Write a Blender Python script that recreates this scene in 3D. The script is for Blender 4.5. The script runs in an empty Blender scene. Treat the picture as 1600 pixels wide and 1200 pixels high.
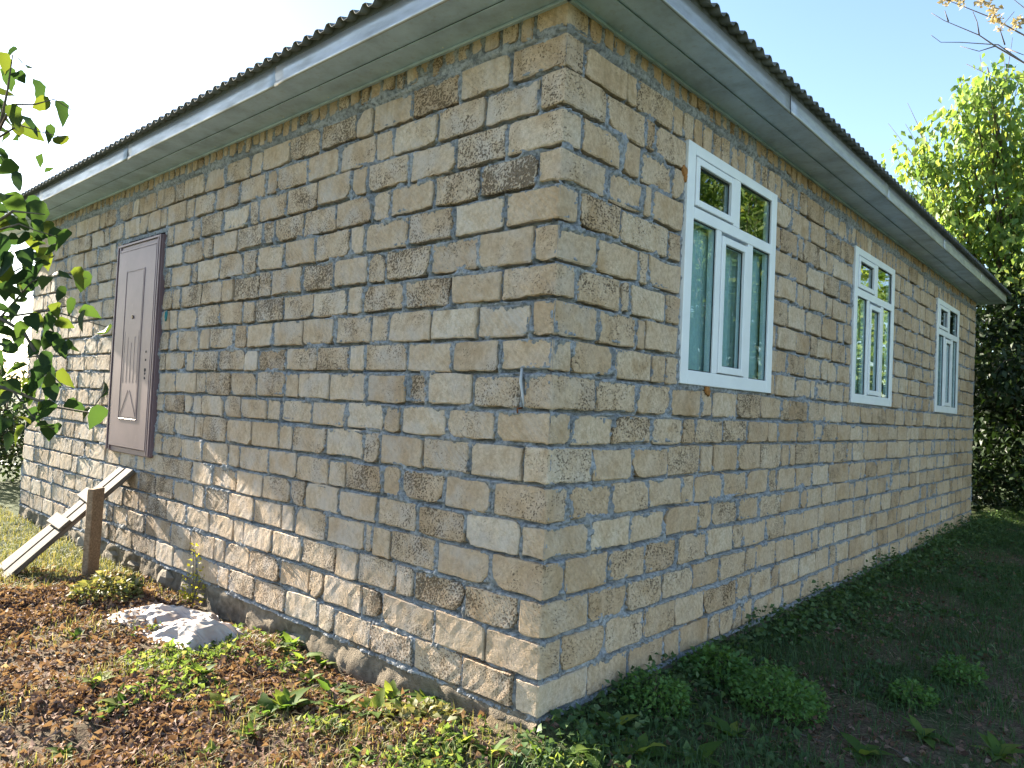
import bpy, math, random
import numpy as np
from mathutils import Vector, Matrix
rnd = random.Random(7)
RNG = np.random.default_rng(11)
S = bpy.context.scene
COL = S.collection

# ------------------------------------------------------------------ camera
CAM = np.array([2.3411, -2.9290, 1.6012])
YAW, PITCH, ROLL, FPX = 0.72938, 0.03193, 0.04557, 1129.26
FW = np.array([-math.sin(YAW)*math.cos(PITCH), math.cos(YAW)*math.cos(PITCH), math.sin(PITCH)])
_r = np.array([math.cos(YAW), math.sin(YAW), 0.0]); _u = np.cross(_r, FW)
RT = _r*math.cos(ROLL)+_u*math.sin(ROLL); UP = -_r*math.sin(ROLL)+_u*math.cos(ROLL)
cd = bpy.data.cameras.new('camera'); cam = bpy.data.objects.new('camera', cd); COL.objects.link(cam)
cd.sensor_width = 36; cd.lens = 36*FPX/1600; cd.clip_end = 2000; cd.clip_start = 0.05
cam.matrix_world = Matrix(((RT[0], UP[0], -FW[0], CAM[0]), (RT[1], UP[1], -FW[1], CAM[1]), (RT[2], UP[2], -FW[2], CAM[2]), (0, 0, 0, 1)))
S.camera = cam
S.render.resolution_x, S.render.resolution_y = 1024, 768

# ------------------------------------------------------------------ light
SUN = Vector((-1.0, -0.05, 0.40)).normalized()
w = bpy.data.worlds.new('World'); S.world = w; w.use_nodes = True
nt = w.node_tree; bg = nt.nodes['Background']
sky = nt.nodes.new('ShaderNodeTexSky'); sky.sky_type = 'NISHITA'; sky.sun_disc = False
sky.sun_elevation = math.asin(SUN.z); sky.sun_rotation = math.atan2(SUN.x, SUN.y)
sky.air_density = 1.0; sky.dust_density = .35; sky.ozone_density = 1.2; sky.altitude = 100
nt.links.new(sky.outputs[0], bg.inputs[0]); bg.inputs[1].default_value = 0.065
sl = bpy.data.lights.new('sun', 'SUN'); sl.energy = 5.0; sl.angle = math.radians(0.53); sl.color = (1, .90, .74)
so = bpy.data.objects.new('sun', sl); COL.objects.link(so); so.rotation_euler = SUN.to_track_quat('Z', 'Y').to_euler(); so.location = (-20, -3, 15)
S.view_settings.view_transform = 'Standard'; S.view_settings.look = 'None'; S.view_settings.gamma = 1
S.view_settings.use_curve_mapping = False
S.view_settings.exposure = 2.68

# ------------------------------------------------------------------ helpers
def proj(P):
    d = np.asarray(P, float)-CAM
    z = d@FW
    return 800+FPX*(d@RT)/z, 600-FPX*(d@UP)/z
def at(px, py, t):
    d = FW+RT*(px-800)/FPX-UP*(py-600)/FPX
    return Vector(CAM+t*d/np.linalg.norm(d))
def on_ground(px, py, z=-0.15):
    d = FW+RT*(px-800)/FPX-UP*(py-600)/FPX
    return CAM+d*(z-CAM[2])/d[2]
def _h(ix, iy, s):
    n = (ix.astype(np.int64)*374761393+iy.astype(np.int64)*668265263+s*1442695041) & 0x7fffffff
    n = ((n ^ (n >> 13))*1274126177) & 0x7fffffff
    n = ((n ^ (n >> 15))*2246822519) & 0x7fffffff
    return ((n ^ (n >> 16)) & 0xffff)/65535.0
def vn(x, y, s=0):
    x = np.asarray(x, float); y = np.asarray(y, float)
    ix = np.floor(x); iy = np.floor(y); fx = x-ix; fy = y-iy
    fx = fx*fx*(3-2*fx); fy = fy*fy*(3-2*fy)
    a = _h(ix, iy, s); b = _h(ix+1, iy, s); c = _h(ix, iy+1, s); d = _h(ix+1, iy+1, s)
    return (a*(1-fx)+b*fx)*(1-fy)+(c*(1-fx)+d*fx)*fy*1.0
def fbm(x, y, s=0, o=3):
    t = 0; a = 1; n = 0
    for i in range(o):
        t = t+a*vn(x*2**i, y*2**i, s+i*17); n += a; a *= .5
    return t/n
def mesh_np(name, V, F, smooth=False):
    """V (n,3); F (m,3|4) int array or list of lists"""
    me = bpy.data.meshes.new(name)
    if isinstance(F, np.ndarray):
        V = np.asarray(V, np.float32); k = F.shape[1]; m = len(F)
        me.vertices.add(len(V)); me.vertices.foreach_set('co', V.ravel())
        me.loops.add(m*k); me.loops.foreach_set('vertex_index', F.astype(np.int32).ravel())
        me.polygons.add(m); me.polygons.foreach_set('loop_start', np.arange(0, m*k, k, dtype=np.int32))
        me.update(calc_edges=True); me.validate()
    else:
        me.from_pydata([tuple(v) for v in V], [], F); me.update()
    if smooth: me.polygons.foreach_set('use_smooth', [True]*len(me.polygons))
    return me
def link(name, me, mat=None, parent=None, loc=None):
    o = bpy.data.objects.new(name, me); COL.objects.link(o)
    if mat is not None and me is not None and not me.materials: me.materials.append(mat)
    if parent is not None: o.parent = parent
    if loc is not None: o.location = loc
    return o
def tag(o, label=None, cat=None, group=None, kind=None):
    if label: o['label'] = label
    if cat: o['category'] = cat
    if group: o['group'] = group
    if kind: o['kind'] = kind
    return o
def empty(name, loc=(0, 0, 0)):
    o = bpy.data.objects.new(name, None); COL.objects.link(o); o.location = loc; o.empty_display_size = .1
    return o
class MB:
    def __init__(s): s.V = []; s.F = []
    def add(s, V, F):
        b = len(s.V); s.V += [tuple(v) for v in V]; s.F += [[b+i for i in f] for f in F]
    def box(s, lo, hi, bev=0.0):
        (x0, y0, z0), (x1, y1, z1) = lo, hi
        s.obox(Vector(((x0+x1)/2, (y0+y1)/2, (z0+z1)/2)), Vector((1, 0, 0)), Vector((0, 1, 0)), Vector((0, 0, 1)), (x1-x0)/2, (y1-y0)/2, (z1-z0)/2, bev)
    def obox(s, c, ax, ay, az, hx, hy, hz, bev=0.0):
        if bev <= 0:
            V = [c+ax*(i*hx)+ay*(j*hy)+az*(k*hz) for i in (-1, 1) for j in (-1, 1) for k in (-1, 1)]
            s.add(V, [[0, 1, 3, 2], [4, 6, 7, 5], [0, 4, 5, 1], [2, 3, 7, 6], [0, 2, 6, 4], [1, 5, 7, 3]]); return
        # chamfered box: 24 verts
        V = []; idx = {}
        for i in (-1, 1):
            for j in (-1, 1):
                for k in (-1, 1):
                    for a in range(3):
                        h = [hx-bev, hy-bev, hz-bev]; h[a] += bev
                        idx[(i, j, k, a)] = len(V); V.append(c+ax*(i*h[0])+ay*(j*h[1])+az*(k*h[2]))
        F = []
        for sg in (-1, 1):
            F.append([idx[(sg, -1, -1, 0)], idx[(sg, 1, -1, 0)], idx[(sg, 1, 1, 0)], idx[(sg, -1, 1, 0)]])
            F.append([idx[(-1, sg, -1, 1)], idx[(1, sg, -1, 1)], idx[(1, sg, 1, 1)], idx[(-1, sg, 1, 1)]])
            F.append([idx[(-1, -1, sg, 2)], idx[(1, -1, sg, 2)], idx[(1, 1, sg, 2)], idx[(-1, 1, sg, 2)]])
        for j in (-1, 1):
            for k in (-1, 1):
                F.append([idx[(-1, j, k, 1)], idx[(1, j, k, 1)], idx[(1, j, k, 2)], idx[(-1, j, k, 2)]])
                F.append([idx[(j, -1, k, 0)], idx[(j, 1, k, 0)], idx[(j, 1, k, 2)], idx[(j, -1, k, 2)]])
                F.append([idx[(j, k, -1, 0)], idx[(j, k, 1, 0)], idx[(j, k, 1, 1)], idx[(j, k, -1, 1)]])
        for i in (-1, 1):
            for j in (-1, 1):
                for k in (-1, 1): F.append([idx[(i, j, k, 0)], idx[(i, j, k, 1)], idx[(i, j, k, 2)]])
        s.add(V, F)
    def tube(s, pts, rads, n=6, cap=True):
        pts = [Vector(q) for q in pts]; rings = []
        for i, q in enumerate(pts):
            t = (pts[min(i+1, len(pts)-1)]-pts[max(i-1, 0)]).normalized()
            a = t.cross(Vector((0.3, 0.9, 0.31))).normalized(); b = t.cross(a)
            rings.append([q+(a*math.cos(2*math.pi*k/n)+b*math.sin(2*math.pi*k/n))*rads[i] for k in range(n)])
        V = [v for r in rings for v in r]; F = []
        for i in range(len(pts)-1):
            for k in range(n):
                F.append([i*n+k, i*n+(k+1) % n, (i+1)*n+(k+1) % n, (i+1)*n+k])
        if cap: F += [list(range(n))[::-1], [(len(pts)-1)*n+k for k in range(n)]]
        s.add(V, F)
    def mesh(s, name, smooth=False):
        import bmesh
        me = bpy.data.meshes.new(name); me.from_pydata(s.V, [], s.F); me.update()
        bm = bmesh.new(); bm.from_mesh(me); bmesh.ops.recalc_face_normals(bm, faces=bm.faces); bm.to_mesh(me); bm.free()
        if smooth: me.polygons.foreach_set('use_smooth', [True]*len(me.polygons))
        return me

# ---- materials
class NT:
    def __init__(s, name):
        s.m = bpy.data.materials.new(name); s.m.use_nodes = True; s.t = s.m.node_tree; s.t.nodes.clear()
        s.out = s.n('ShaderNodeOutputMaterial')
    def n(s, typ, **kw):
        nd = s.t.nodes.new(typ)
        for k, v in kw.items():
            if k.startswith('i_'):
                key = k[2:]; key = int(key) if key.isdigit() else key.replace('_', ' ')
                nd.inputs[key].default_value = v
            else: setattr(nd, k, v)
        return nd
    def l(s, a, b): s.t.links.new(a, b)
    def pos(s): return s.n('ShaderNodeNewGeometry').outputs['Position']
    def noise(s, vec, scale, detail=3, rough=.55, dim='3D', w=None):
        nd = s.n('ShaderNodeTexNoise', noise_dimensions='4D' if w is not None else dim)
        nd.inputs['Scale'].default_value = scale; nd.inputs['Detail'].default_value = detail; nd.inputs['Roughness'].default_value = rough
        s.l(vec, nd.inputs['Vector'])
        if w is not None: s.l(w, nd.inputs['W'])
        return nd.outputs[0]
    def ramp(s, v, stops):
        r = s.n('ShaderNodeValToRGB'); e = r.color_ramp.elements
        while len(e) < len(stops): e.new(.5)
        for i, (p, c) in enumerate(stops):
            e[i].position = p; e[i].color = (c, c, c, 1) if not isinstance(c, (tuple, list)) else (*c, 1)
        s.l(v, r.inputs[0]); return r.outputs[0]
    def mix(s, f, a, b, mode='MIX'):
        m = s.n('ShaderNodeMix', data_type='RGBA', blend_type=mode)
        for sock, v in ((m.inputs[0], f), (m.inputs[6], a), (m.inputs[7], b)):
            if hasattr(v, 'is_linked'): s.l(v, sock)
            elif isinstance(v, (tuple, list)): sock.default_value = (*v, 1)
            else: sock.default_value = v
        return m.outputs[2]
    def math(s, op, a, b=None, clamp=False):
        m = s.n('ShaderNodeMath', operation=op, use_clamp=clamp)
        for i, v in enumerate((a, b)):
            if v is None: continue
            if hasattr(v, 'is_linked'): s.l(v, m.inputs[i])
            else: m.inputs[i].default_value = v
        return m.outputs[0]
    def bump(s, h, strength=.5, dist=.01, normal=None):
        b = s.n('ShaderNodeBump'); b.inputs['Strength'].default_value = strength; b.inputs['Distance'].default_value = dist
        s.l(h, b.inputs['Height'])
        if normal is not None: s.l(normal, b.inputs['Normal'])
        return b.outputs[0]
    def principled(s, color, rough=.8, metal=0, normal=None, spec=.3):
        b = s.n('ShaderNodeBsdfPrincipled')
        for key, v in (('Base Color', color), ('Roughness', rough), ('Metallic', metal), ('Specular IOR Level', spec)):
            if hasattr(v, 'is_linked'): s.l(v, b.inputs[key])
            elif isinstance(v, (tuple, list)): b.inputs[key].default_value = (*v, 1)
            else: b.inputs[key].default_value = v
        if normal is not None: s.l(normal, b.inputs['Normal'])
        s.l(b.outputs[0], s.out.inputs[0]); return b

def m_stone():
    t = NT('shell_limestone'); P0 = t.pos()
    at_ = t.n('ShaderNodeAttribute', attribute_name='stone'); sp = t.n('ShaderNodeSeparateColor'); t.l(at_.outputs[0], sp.inputs[0])
    tone, pit = sp.outputs[0], sp.outputs[1]
    off = t.n('ShaderNodeVectorMath', operation='SCALE'); off.inputs[0].default_value = (17.3, 41.7, 29.1); t.l(sp.outputs[2], off.inputs['Scale'])
    ad = t.n('ShaderNodeVectorMath', operation='ADD'); t.l(P0, ad.inputs[0]); t.l(off.outputs[0], ad.inputs[1]); P = ad.outputs[0]
    nb = t.n('ShaderNodeTexNoise'); nb.inputs['Scale'].default_value = 6; nb.inputs['Detail'].default_value = 3; t.l(P, nb.inputs['Vector'])
    sb = t.n('ShaderNodeSeparateColor'); t.l(nb.outputs['Color'], sb.inputs[0]); big, film, area = sb.outputs[0], sb.outputs[1], sb.outputs[2]
    mid = t.noise(P, 34, 3, .7)
    fine = t.noise(P, 150, 2, .7)
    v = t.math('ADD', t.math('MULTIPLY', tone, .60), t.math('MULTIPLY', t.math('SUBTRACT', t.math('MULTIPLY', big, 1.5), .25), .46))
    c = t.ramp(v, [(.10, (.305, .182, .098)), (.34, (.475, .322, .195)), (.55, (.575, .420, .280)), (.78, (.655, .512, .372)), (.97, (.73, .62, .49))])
    c = t.mix(t.math('MULTIPLY', t.ramp(mid, [(.36, 1), (.60, 0)]), .46), c, (.25, .175, .095))
    c = t.mix(t.math('MULTIPLY', t.ramp(fine, [(.4, 1), (.65, 0)]), .25), c, (.22, .17, .11))
    c = t.mix(t.math('MULTIPLY', t.ramp(film, [(.58, 0), (.72, 1)]), .42), c, (.33, .20, .08))
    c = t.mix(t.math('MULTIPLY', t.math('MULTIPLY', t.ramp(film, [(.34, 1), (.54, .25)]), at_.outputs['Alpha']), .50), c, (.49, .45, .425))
    c = t.mix(t.math('SUBTRACT', 1.0, at_.outputs['Alpha'], True), c, t.mix(1.0, c, (1.06, 1.0, .94), 'MULTIPLY'))  # right wall warmed in its colour, standing in for light bounced off trees
    sz_ = t.n('ShaderNodeSeparateXYZ'); t.l(P0, sz_.inputs[0])
    mp = t.n('ShaderNodeMapping'); mp.inputs['Scale'].default_value = (1, 1, .10); t.l(P0, mp.inputs['Vector'])
    stn = t.ramp(t.noise(mp.outputs[0], 13, 3, .6), [(.50, 0), (.68, 1)])
    hi = t.math('MULTIPLY', t.math('SUBTRACT', sz_.outputs[2], 2.85), 1.1, True); lo = t.math('MULTIPLY', t.math('SUBTRACT', .45, sz_.outputs[2]), 1.6, True)
    c = t.mix(t.math('MULTIPLY', t.math('MULTIPLY', stn, t.math('ADD', hi, t.math('MULTIPLY', lo, .7), True)), .55), c, (.26, .165, .075))
    vo = t.n('ShaderNodeTexVoronoi', feature='F1'); vo.inputs['Scale'].default_value = 75
    wn = t.n('ShaderNodeVectorMath', operation='MULTIPLY_ADD'); wn.inputs[1].default_value = (.03, .03, .03)
    cb = t.n('ShaderNodeCombineXYZ'); t.l(mid, cb.inputs[0]); t.l(mid, cb.inputs[2]); t.l(fine, cb.inputs[1])
    t.l(cb.outputs[0], wn.inputs[0]); t.l(P, wn.inputs[2]); t.l(wn.outputs[0], vo.inputs['Vector'])
    thr = t.math('MULTIPLY', t.math('SUBTRACT', t.math('ADD', area, t.math('MULTIPLY', pit, .55)), .50, True), .95)
    pa = t.math('MULTIPLY', t.math('SUBTRACT', thr, vo.outputs['Distance']), 7, True)
    c = t.mix(t.math('MULTIPLY', pa, .8), c, (.11, .075, .045))
    wa = t.n('ShaderNodeTexWave', wave_type='BANDS', bands_direction='DIAGONAL'); wa.inputs['Scale'].default_value = 15; wa.inputs['Distortion'].default_value = 4; wa.inputs['Detail'].default_value = 1
    t.l(P, wa.inputs['Vector'])
    h = t.math('ADD', t.math('MULTIPLY', mid, 1.0), t.math('MULTIPLY', fine, .75))
    h = t.math('ADD', h, t.math('MULTIPLY', wa.outputs[1], t.math('MULTIPLY', sp.outputs[2], .45)))
    h = t.math('SUBTRACT', h, t.math('MULTIPLY', pa, 1.6))
    t.principled(c, .92, 0, t.bump(h, 1.0, .006), .15); return t.m
def m_mortar():
    t = NT('cement_mortar'); P = t.pos()
    a = t.noise(P, 4, 4, .6); b = t.noise(P, 35, 5, .7); f = t.noise(P, 160, 3, .7)
    c = t.ramp(a, [(.3, (.235, .24, .25)), (.7, (.40, .408, .42))])
    c = t.mix(t.ramp(b, [(.36, .9), (.56, 0)]), c, (.105, .112, .122))
    c = t.mix(t.ramp(t.noise(P, 11, 4, .7), [(.6, 0), (.8, .5)]), c, (.40, .36, .29))
    h = t.math('ADD', b, t.math('MULTIPLY', f, .6))
    t.principled(c, .95, 0, t.bump(h, .9, .008), .1); return t.m
def m_simple(name, col, rough=.7, metal=0, var=.25, scale=8, bump=.2, dist=.003, spec=.3, col2=None):
    t = NT(name); P = t.pos()
    n = t.noise(P, scale, 4, .6)
    c2 = col2 if col2 else tuple(x*(1-var) for x in col)
    c = t.mix(t.ramp(n, [(.35, 0), (.65, 1)]), c2, col)
    nr = t.bump(t.noise(P, scale*8, 3, .6), bump, dist) if bump else None
    t.principled(c, rough, metal, nr, spec); return t.m
def m_galv(name, col=(.42, .45, .48), rough=.42, metal=.55):
    t = NT(name); P = t.pos()
    st = t.n('ShaderNodeMapping'); st.inputs['Scale'].default_value = (1.2, 1.2, 6); t.l(P, st.inputs['Vector'])
    n = t.noise(st.outputs[0], 3.0, 5, .65); n2 = t.noise(P, 22, 3, .6)
    c = t.ramp(n, [(.3, tuple(x*.72 for x in col)), (.52, col), (.75, tuple(min(1, x*1.18) for x in col))])
    c = t.mix(t.ramp(n2, [(.55, 0), (.8, .35)]), c, (.30, .28, .25))
    r = t.ramp(n, [(.3, rough+.14), (.7, rough-.06)])
    t.principled(c, r, metal, t.bump(t.noise(P, 2.2, 2, .5), .35, .02), .5); return t.m
def m_leaf(name, cols, trans=.5, rough=.5, scale=3.0, spec=.35, gain=1.5, obj=False):
    t = NT(name); P = t.pos()
    oi = t.n('ShaderNodeObjectInfo')
    if obj: v = oi.outputs['Random']
    else:
        a = t.n('ShaderNodeAttribute', attribute_name='leafv'); v = a.outputs['Fac']
    v = t.math('ADD', t.math('MULTIPLY', v, .8), t.math('MULTIPLY', t.noise(P, scale, 3), .2))
    c = t.ramp(v, [(i/(len(cols)-1), cc) for i, cc in enumerate(cols)])
    b = t.n('ShaderNodeBsdfPrincipled'); t.l(c, b.inputs['Base Color']); b.inputs['Roughness'].default_value = rough; b.inputs['Specular IOR Level'].default_value = spec
    tr = t.n('ShaderNodeBsdfTranslucent')
    t.l(t.mix(1.0, c, (gain*1.15, gain*1.1, gain*.55), 'MULTIPLY'), tr.inputs[0])
    mx = t.n('ShaderNodeMixShader'); mx.inputs[0].default_value = trans
    t.l(b.outputs[0], mx.inputs[1]); t.l(tr.outputs[0], mx.inputs[2]); t.l(mx.outputs[0], t.out.inputs[0])
    return t.m
def m_bark(name, col):
    t = NT(name); P = t.pos()
    mp = t.n('ShaderNodeMapping'); mp.inputs['Scale'].default_value = (1, 1, .25); t.l(P, mp.inputs['Vector'])
    n = t.noise(mp.outputs[0], 40, 4, .65)
    c = t.ramp(n, [(.3, tuple(x*.45 for x in col)), (.65, col)])
    t.principled(c, .9, 0, t.bump(n, .6, .01), .15); return t.m
def m_ground():
    t = NT('soil_and_turf'); P = t.pos()
    sx = t.n('ShaderNodeSeparateXYZ'); t.l(P, sx.inputs[0])
    n = t.noise(P, 6, 5, .65); n2 = t.noise(P, 45, 4, .7); n3 = t.noise(P, 1.1, 3, .6)
    soil = t.ramp(n2, [(.28, (.040, .028, .020)), (.5, (.115, .080, .055)), (.72, (.21, .155, .11))])
    moss = t.ramp(n2, [(.3, (.025, .042, .016)), (.7, (.075, .105, .04))])
    patch = t.ramp(t.math('ADD', t.math('MULTIPLY', n, .5), t.math('MULTIPLY', n3, .5)), [(.47, 0), (.58, .8)])
    # turf everywhere but the dug bed left of the house and the trodden path to its right
    def band(v, lo, hi, soft): return t.math('MULTIPLY', t.math('MULTIPLY_ADD' if False else 'MULTIPLY', t.math('SUBTRACT', v, lo), 1/soft, True), t.math('MULTIPLY', t.math('SUBTRACT', hi, v), 1/soft, True), True)
    bed = t.math('MULTIPLY', band(sx.outputs[0], -5.2, .3, .6), band(sx.outputs[1], -3.6, .3, .4))
    path = t.math('MULTIPLY', band(sx.outputs[0], .4, 2.6, .7), band(sx.outputs[1], -1, 12, 2))
    turf = t.math('SUBTRACT', 1.0, t.math('MAXIMUM', bed, path), True)
    f = t.math('MAXIMUM', t.math('MULTIPLY', patch, t.math('SUBTRACT', 1.0, t.math('MULTIPLY', bed, .7))), t.math('MULTIPLY', turf, .9))
    c = t.mix(f, soil, moss)
    t.principled(c, .95, 0, t.bump(t.math('ADD', n2, t.math('MULTIPLY', n, 1.5)), .9, .02), .1); return t.m
def m_glass():
    t = NT('window_glass')
    lw = t.n('ShaderNodeLayerWeight'); lw.inputs[0].default_value = .5
    f2 = t.math('ADD', t.math('MULTIPLY', t.math('POWER', lw.outputs['Facing'], 4.4), .8), .035, True)
    g = t.n('ShaderNodeBsdfGlossy'); g.inputs['Roughness'].default_value = .0; g.inputs[0].default_value = (.95, .98, 1, 1)
    P = t.pos(); t.l(t.bump(t.noise(P, 3.0, 1, .4), .06, .02), g.inputs['Normal'])
    tr = t.n('ShaderNodeBsdfTransparent'); tr.inputs[0].default_value = (.82, .9, .9, 1)
    mx = t.n('ShaderNodeMixShader'); t.l(f2, mx.inputs[0]); t.l(tr.outputs[0], mx.inputs[1]); t.l(g.outputs[0], mx.inputs[2]); t.l(mx.outputs[0], t.out.inputs[0])
    return t.m
def m_wood(name, col, dark):
    t = NT(name)
    tc = t.n('ShaderNodeTexCoord'); mp = t.n('ShaderNodeMapping'); mp.inputs['Scale'].default_value = (1.2, 22, 22); t.l(tc.outputs['Object'], mp.inputs['Vector'])
    n = t.noise(mp.outputs[0], 2.5, 5, .65); n2 = t.noise(t.pos(), 9, 4, .6)
    c = t.mix(t.ramp(n, [(.35, 0), (.65, 1)]), dark, col)
    c = t.mix(t.ramp(n2, [(.5, 0), (.8, .5)]), c, tuple(x*.4 for x in dark))
    t.principled(c, .85, 0, t.bump(n, .6, .004), .2); return t.m
def m_door():
    t = NT('painted_door_steel'); P = t.pos()
    n = t.noise(P, 3, 3, .6); n2 = t.noise(P, 70, 3, .6)
    c = t.ramp(n, [(.3, (.14, .092, .105)), (.7, (.185, .125, .138))])
    c = t.mix(t.ramp(t.noise(P, 14, 4, .7), [(.62, 0), (.8, .5)]), c, (.27, .21, .21))
    t.principled(c, .5, .1, t.bump(n2, .08, .002), .4); return t.m
MAT = dict(foam=m_simple('aged_foam', (.45, .20, .06), .9, 0, .5, 40, .6),stone=m_stone(), mortar=m_mortar(),
    soffit=m_galv('galvanised_soffit', (.54, .66, .82), .36, .25), fascia=m_galv('galvanised_fascia', (.40, .395, .38), .40),  # soffit's strong blue stands in for sky reflected in the sheet metal
    roof=m_simple('weathered_roof_sheet', (.17, .175, .175), .85, 0, .35, 4, .2, .004, .1),
    pvc=m_simple('white_pvc', (.80, .81, .82), .35, 0, .06, 5, .05, .001, .5),
    gasket=m_simple('black_rubber', (.02, .02, .022), .6, 0, .2, 5, 0),
    dark=m_simple('dark_interior', (.10, .095, .09), .9, 0, .3, 3, 0),
    glass=m_glass(), door=m_door(), brass=m_simple('tarnished_brass', (.14, .10, .06), .5, .8, .3, 30, .1),
    curtain=m_simple('teal_net_curtain', (.52, .62, .62), .85, 0, .10, 30, .3, .004, .1),
    plank=m_wood('weathered_plank', (.15, .125, .10), (.06, .048, .036)), plank2=m_wood('brown_plank', (.36, .25, .16), (.20, .13, .08)),
    ground=m_ground(), tarp=m_simple('dirty_white_plastic', (.40, .355, .325), .55, 0, .16, 6, .25, .006, .25, (.36, .29, .255)),
    rubble=m_simple('river_stone', (.26, .22, .17), .9, 0, .4, 9, .7, .01, .15), footing=m_simple('rough_concrete', (.26, .215, .16), .95, 0, .5, 14, .9, .015, .1),
    litter=m_leaf('dry_leaf', [(.05, .030, .022), (.13, .073, .052), (.225, .138, .105), (.32, .22, .17), (.46, .37, .30)], .22, .8, 20, .1, 1.2),
    grass=m_leaf('grass_blade', [(.05, .075, .018), (.10, .12, .035), (.20, .19, .085), (.34, .29, .17)], .3, .6, 6, .2, 1.4),
    cover=m_leaf('ground_cover_leaf', [(.03, .066, .022), (.055, .105, .034), (.085, .14, .048), (.14, .17, .08)], .3, .55, 4, .3, 1.3),
    weed=m_leaf('weed_leaf', [(.045, .09, .025), (.08, .14, .034), (.13, .19, .045), (.20, .23, .055)], .5, .65, 5, .12, 1.7, True),
    hazel=m_leaf('hazel_leaf', [(.012, .028, .014), (.017, .036, .014), (.026, .048, .014), (.075, .088, .014)], .44, .55, 12, .15, 2.1, True),
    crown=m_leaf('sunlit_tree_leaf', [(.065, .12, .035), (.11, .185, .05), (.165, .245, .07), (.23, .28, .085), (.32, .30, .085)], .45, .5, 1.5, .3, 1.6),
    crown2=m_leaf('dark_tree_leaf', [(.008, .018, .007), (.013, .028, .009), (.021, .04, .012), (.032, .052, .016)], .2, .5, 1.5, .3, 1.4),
    lowweed=m_leaf('low_weed_leaf', [(.04, .08, .025), (.08, .13, .04), (.14, .18, .06), (.24, .24, .11)], .45, .65, 5, .12, 1.5),
    dryleaf=m_leaf('dry_tree_leaf', [(.24, .18, .11), (.36, .29, .19), (.46, .39, .28)], .3, .8, 5, .1, 1.2),
    yellow=m_leaf('yellow_weed', [(.30, .30, .03), (.42, .38, .04)], .4, .6, 5, .2, 1.3),
    bark=m_bark('bark', (.16, .13, .10)), bark2=m_bark('grey_bark', (.24, .21, .18)),
    rust=m_simple('rusty_iron', (.22, .085, .035), .9, .2, .5, 60, .5), plastic=m_simple('clear_plastic', (.42, .43, .44), .3, 0, .1, 20, .1),
    black=m_simple('dark_slot', (.015, .015, .018), .9, 0, .2, 4, 0))

# ------------------------------------------------------------------ ground
def axis(lo, hi, step, far, g=1.22):
    a = list(np.arange(lo, hi+1e-6, step)); s = step
    x = a[-1]
    while x < far: s *= g; x += s; a.append(x)
    x = a[0]; s = step; b = []
    while x > -far: s *= g; x -= s; b.append(x)
    return np.array(b[::-1]+a)
def gz(x, y):
    x = np.asarray(x, float); y = np.asarray(y, float)
    z = np.full(np.broadcast(x, y).shape, -.15)
    left = np.exp(-np.clip(-y, 0, None)/.5)*(x < .4)*np.clip((-x-.3)/1.0, 0, 1)*np.clip((9.5+x)/1.5, 0, 1)
    z = z-.05*left
    z = z+.07*np.exp(-((x)**2+(y+.1)**2)/.5)
    z = z+.08*np.exp(-np.clip(x, 0, None)/.6)*(y > 0)*(x > -.3)
    z = z+.035*np.clip((y-2)/9, 0, 1)*(x > -.3)
    dug = ((x < -.4) & (y < -.1)).astype(float)
    near = np.clip(1-(np.hypot(x+1, y-2)-14)/10, 0, 1)
    z = z+near*((fbm(x*1.3, y*1.3, 3)-.5)*.07+(fbm(x*5, y*5, 9, 3)-.5)*(.03+.05*dug))
    return z
gx = axis(-8.5, 3.5, .05, 400); gy = axis(-3.5, 12.5, .06, 400)
GX, GY = np.meshgrid(gx, gy, indexing='ij'); GZ = gz(GX, GY)
n0, n1 = GX.shape
ids = np.arange(n0*n1).reshape(n0, n1)
Fq = np.stack([ids[:-1, :-1], ids[1:, :-1], ids[1:, 1:], ids[:-1, 1:]], -1).reshape(-1, 4)
tag(link('ground', mesh_np('ground', np.stack([GX, GY, GZ], -1).reshape(-1, 3), Fq, True), MAT['ground']), kind='structure')

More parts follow.
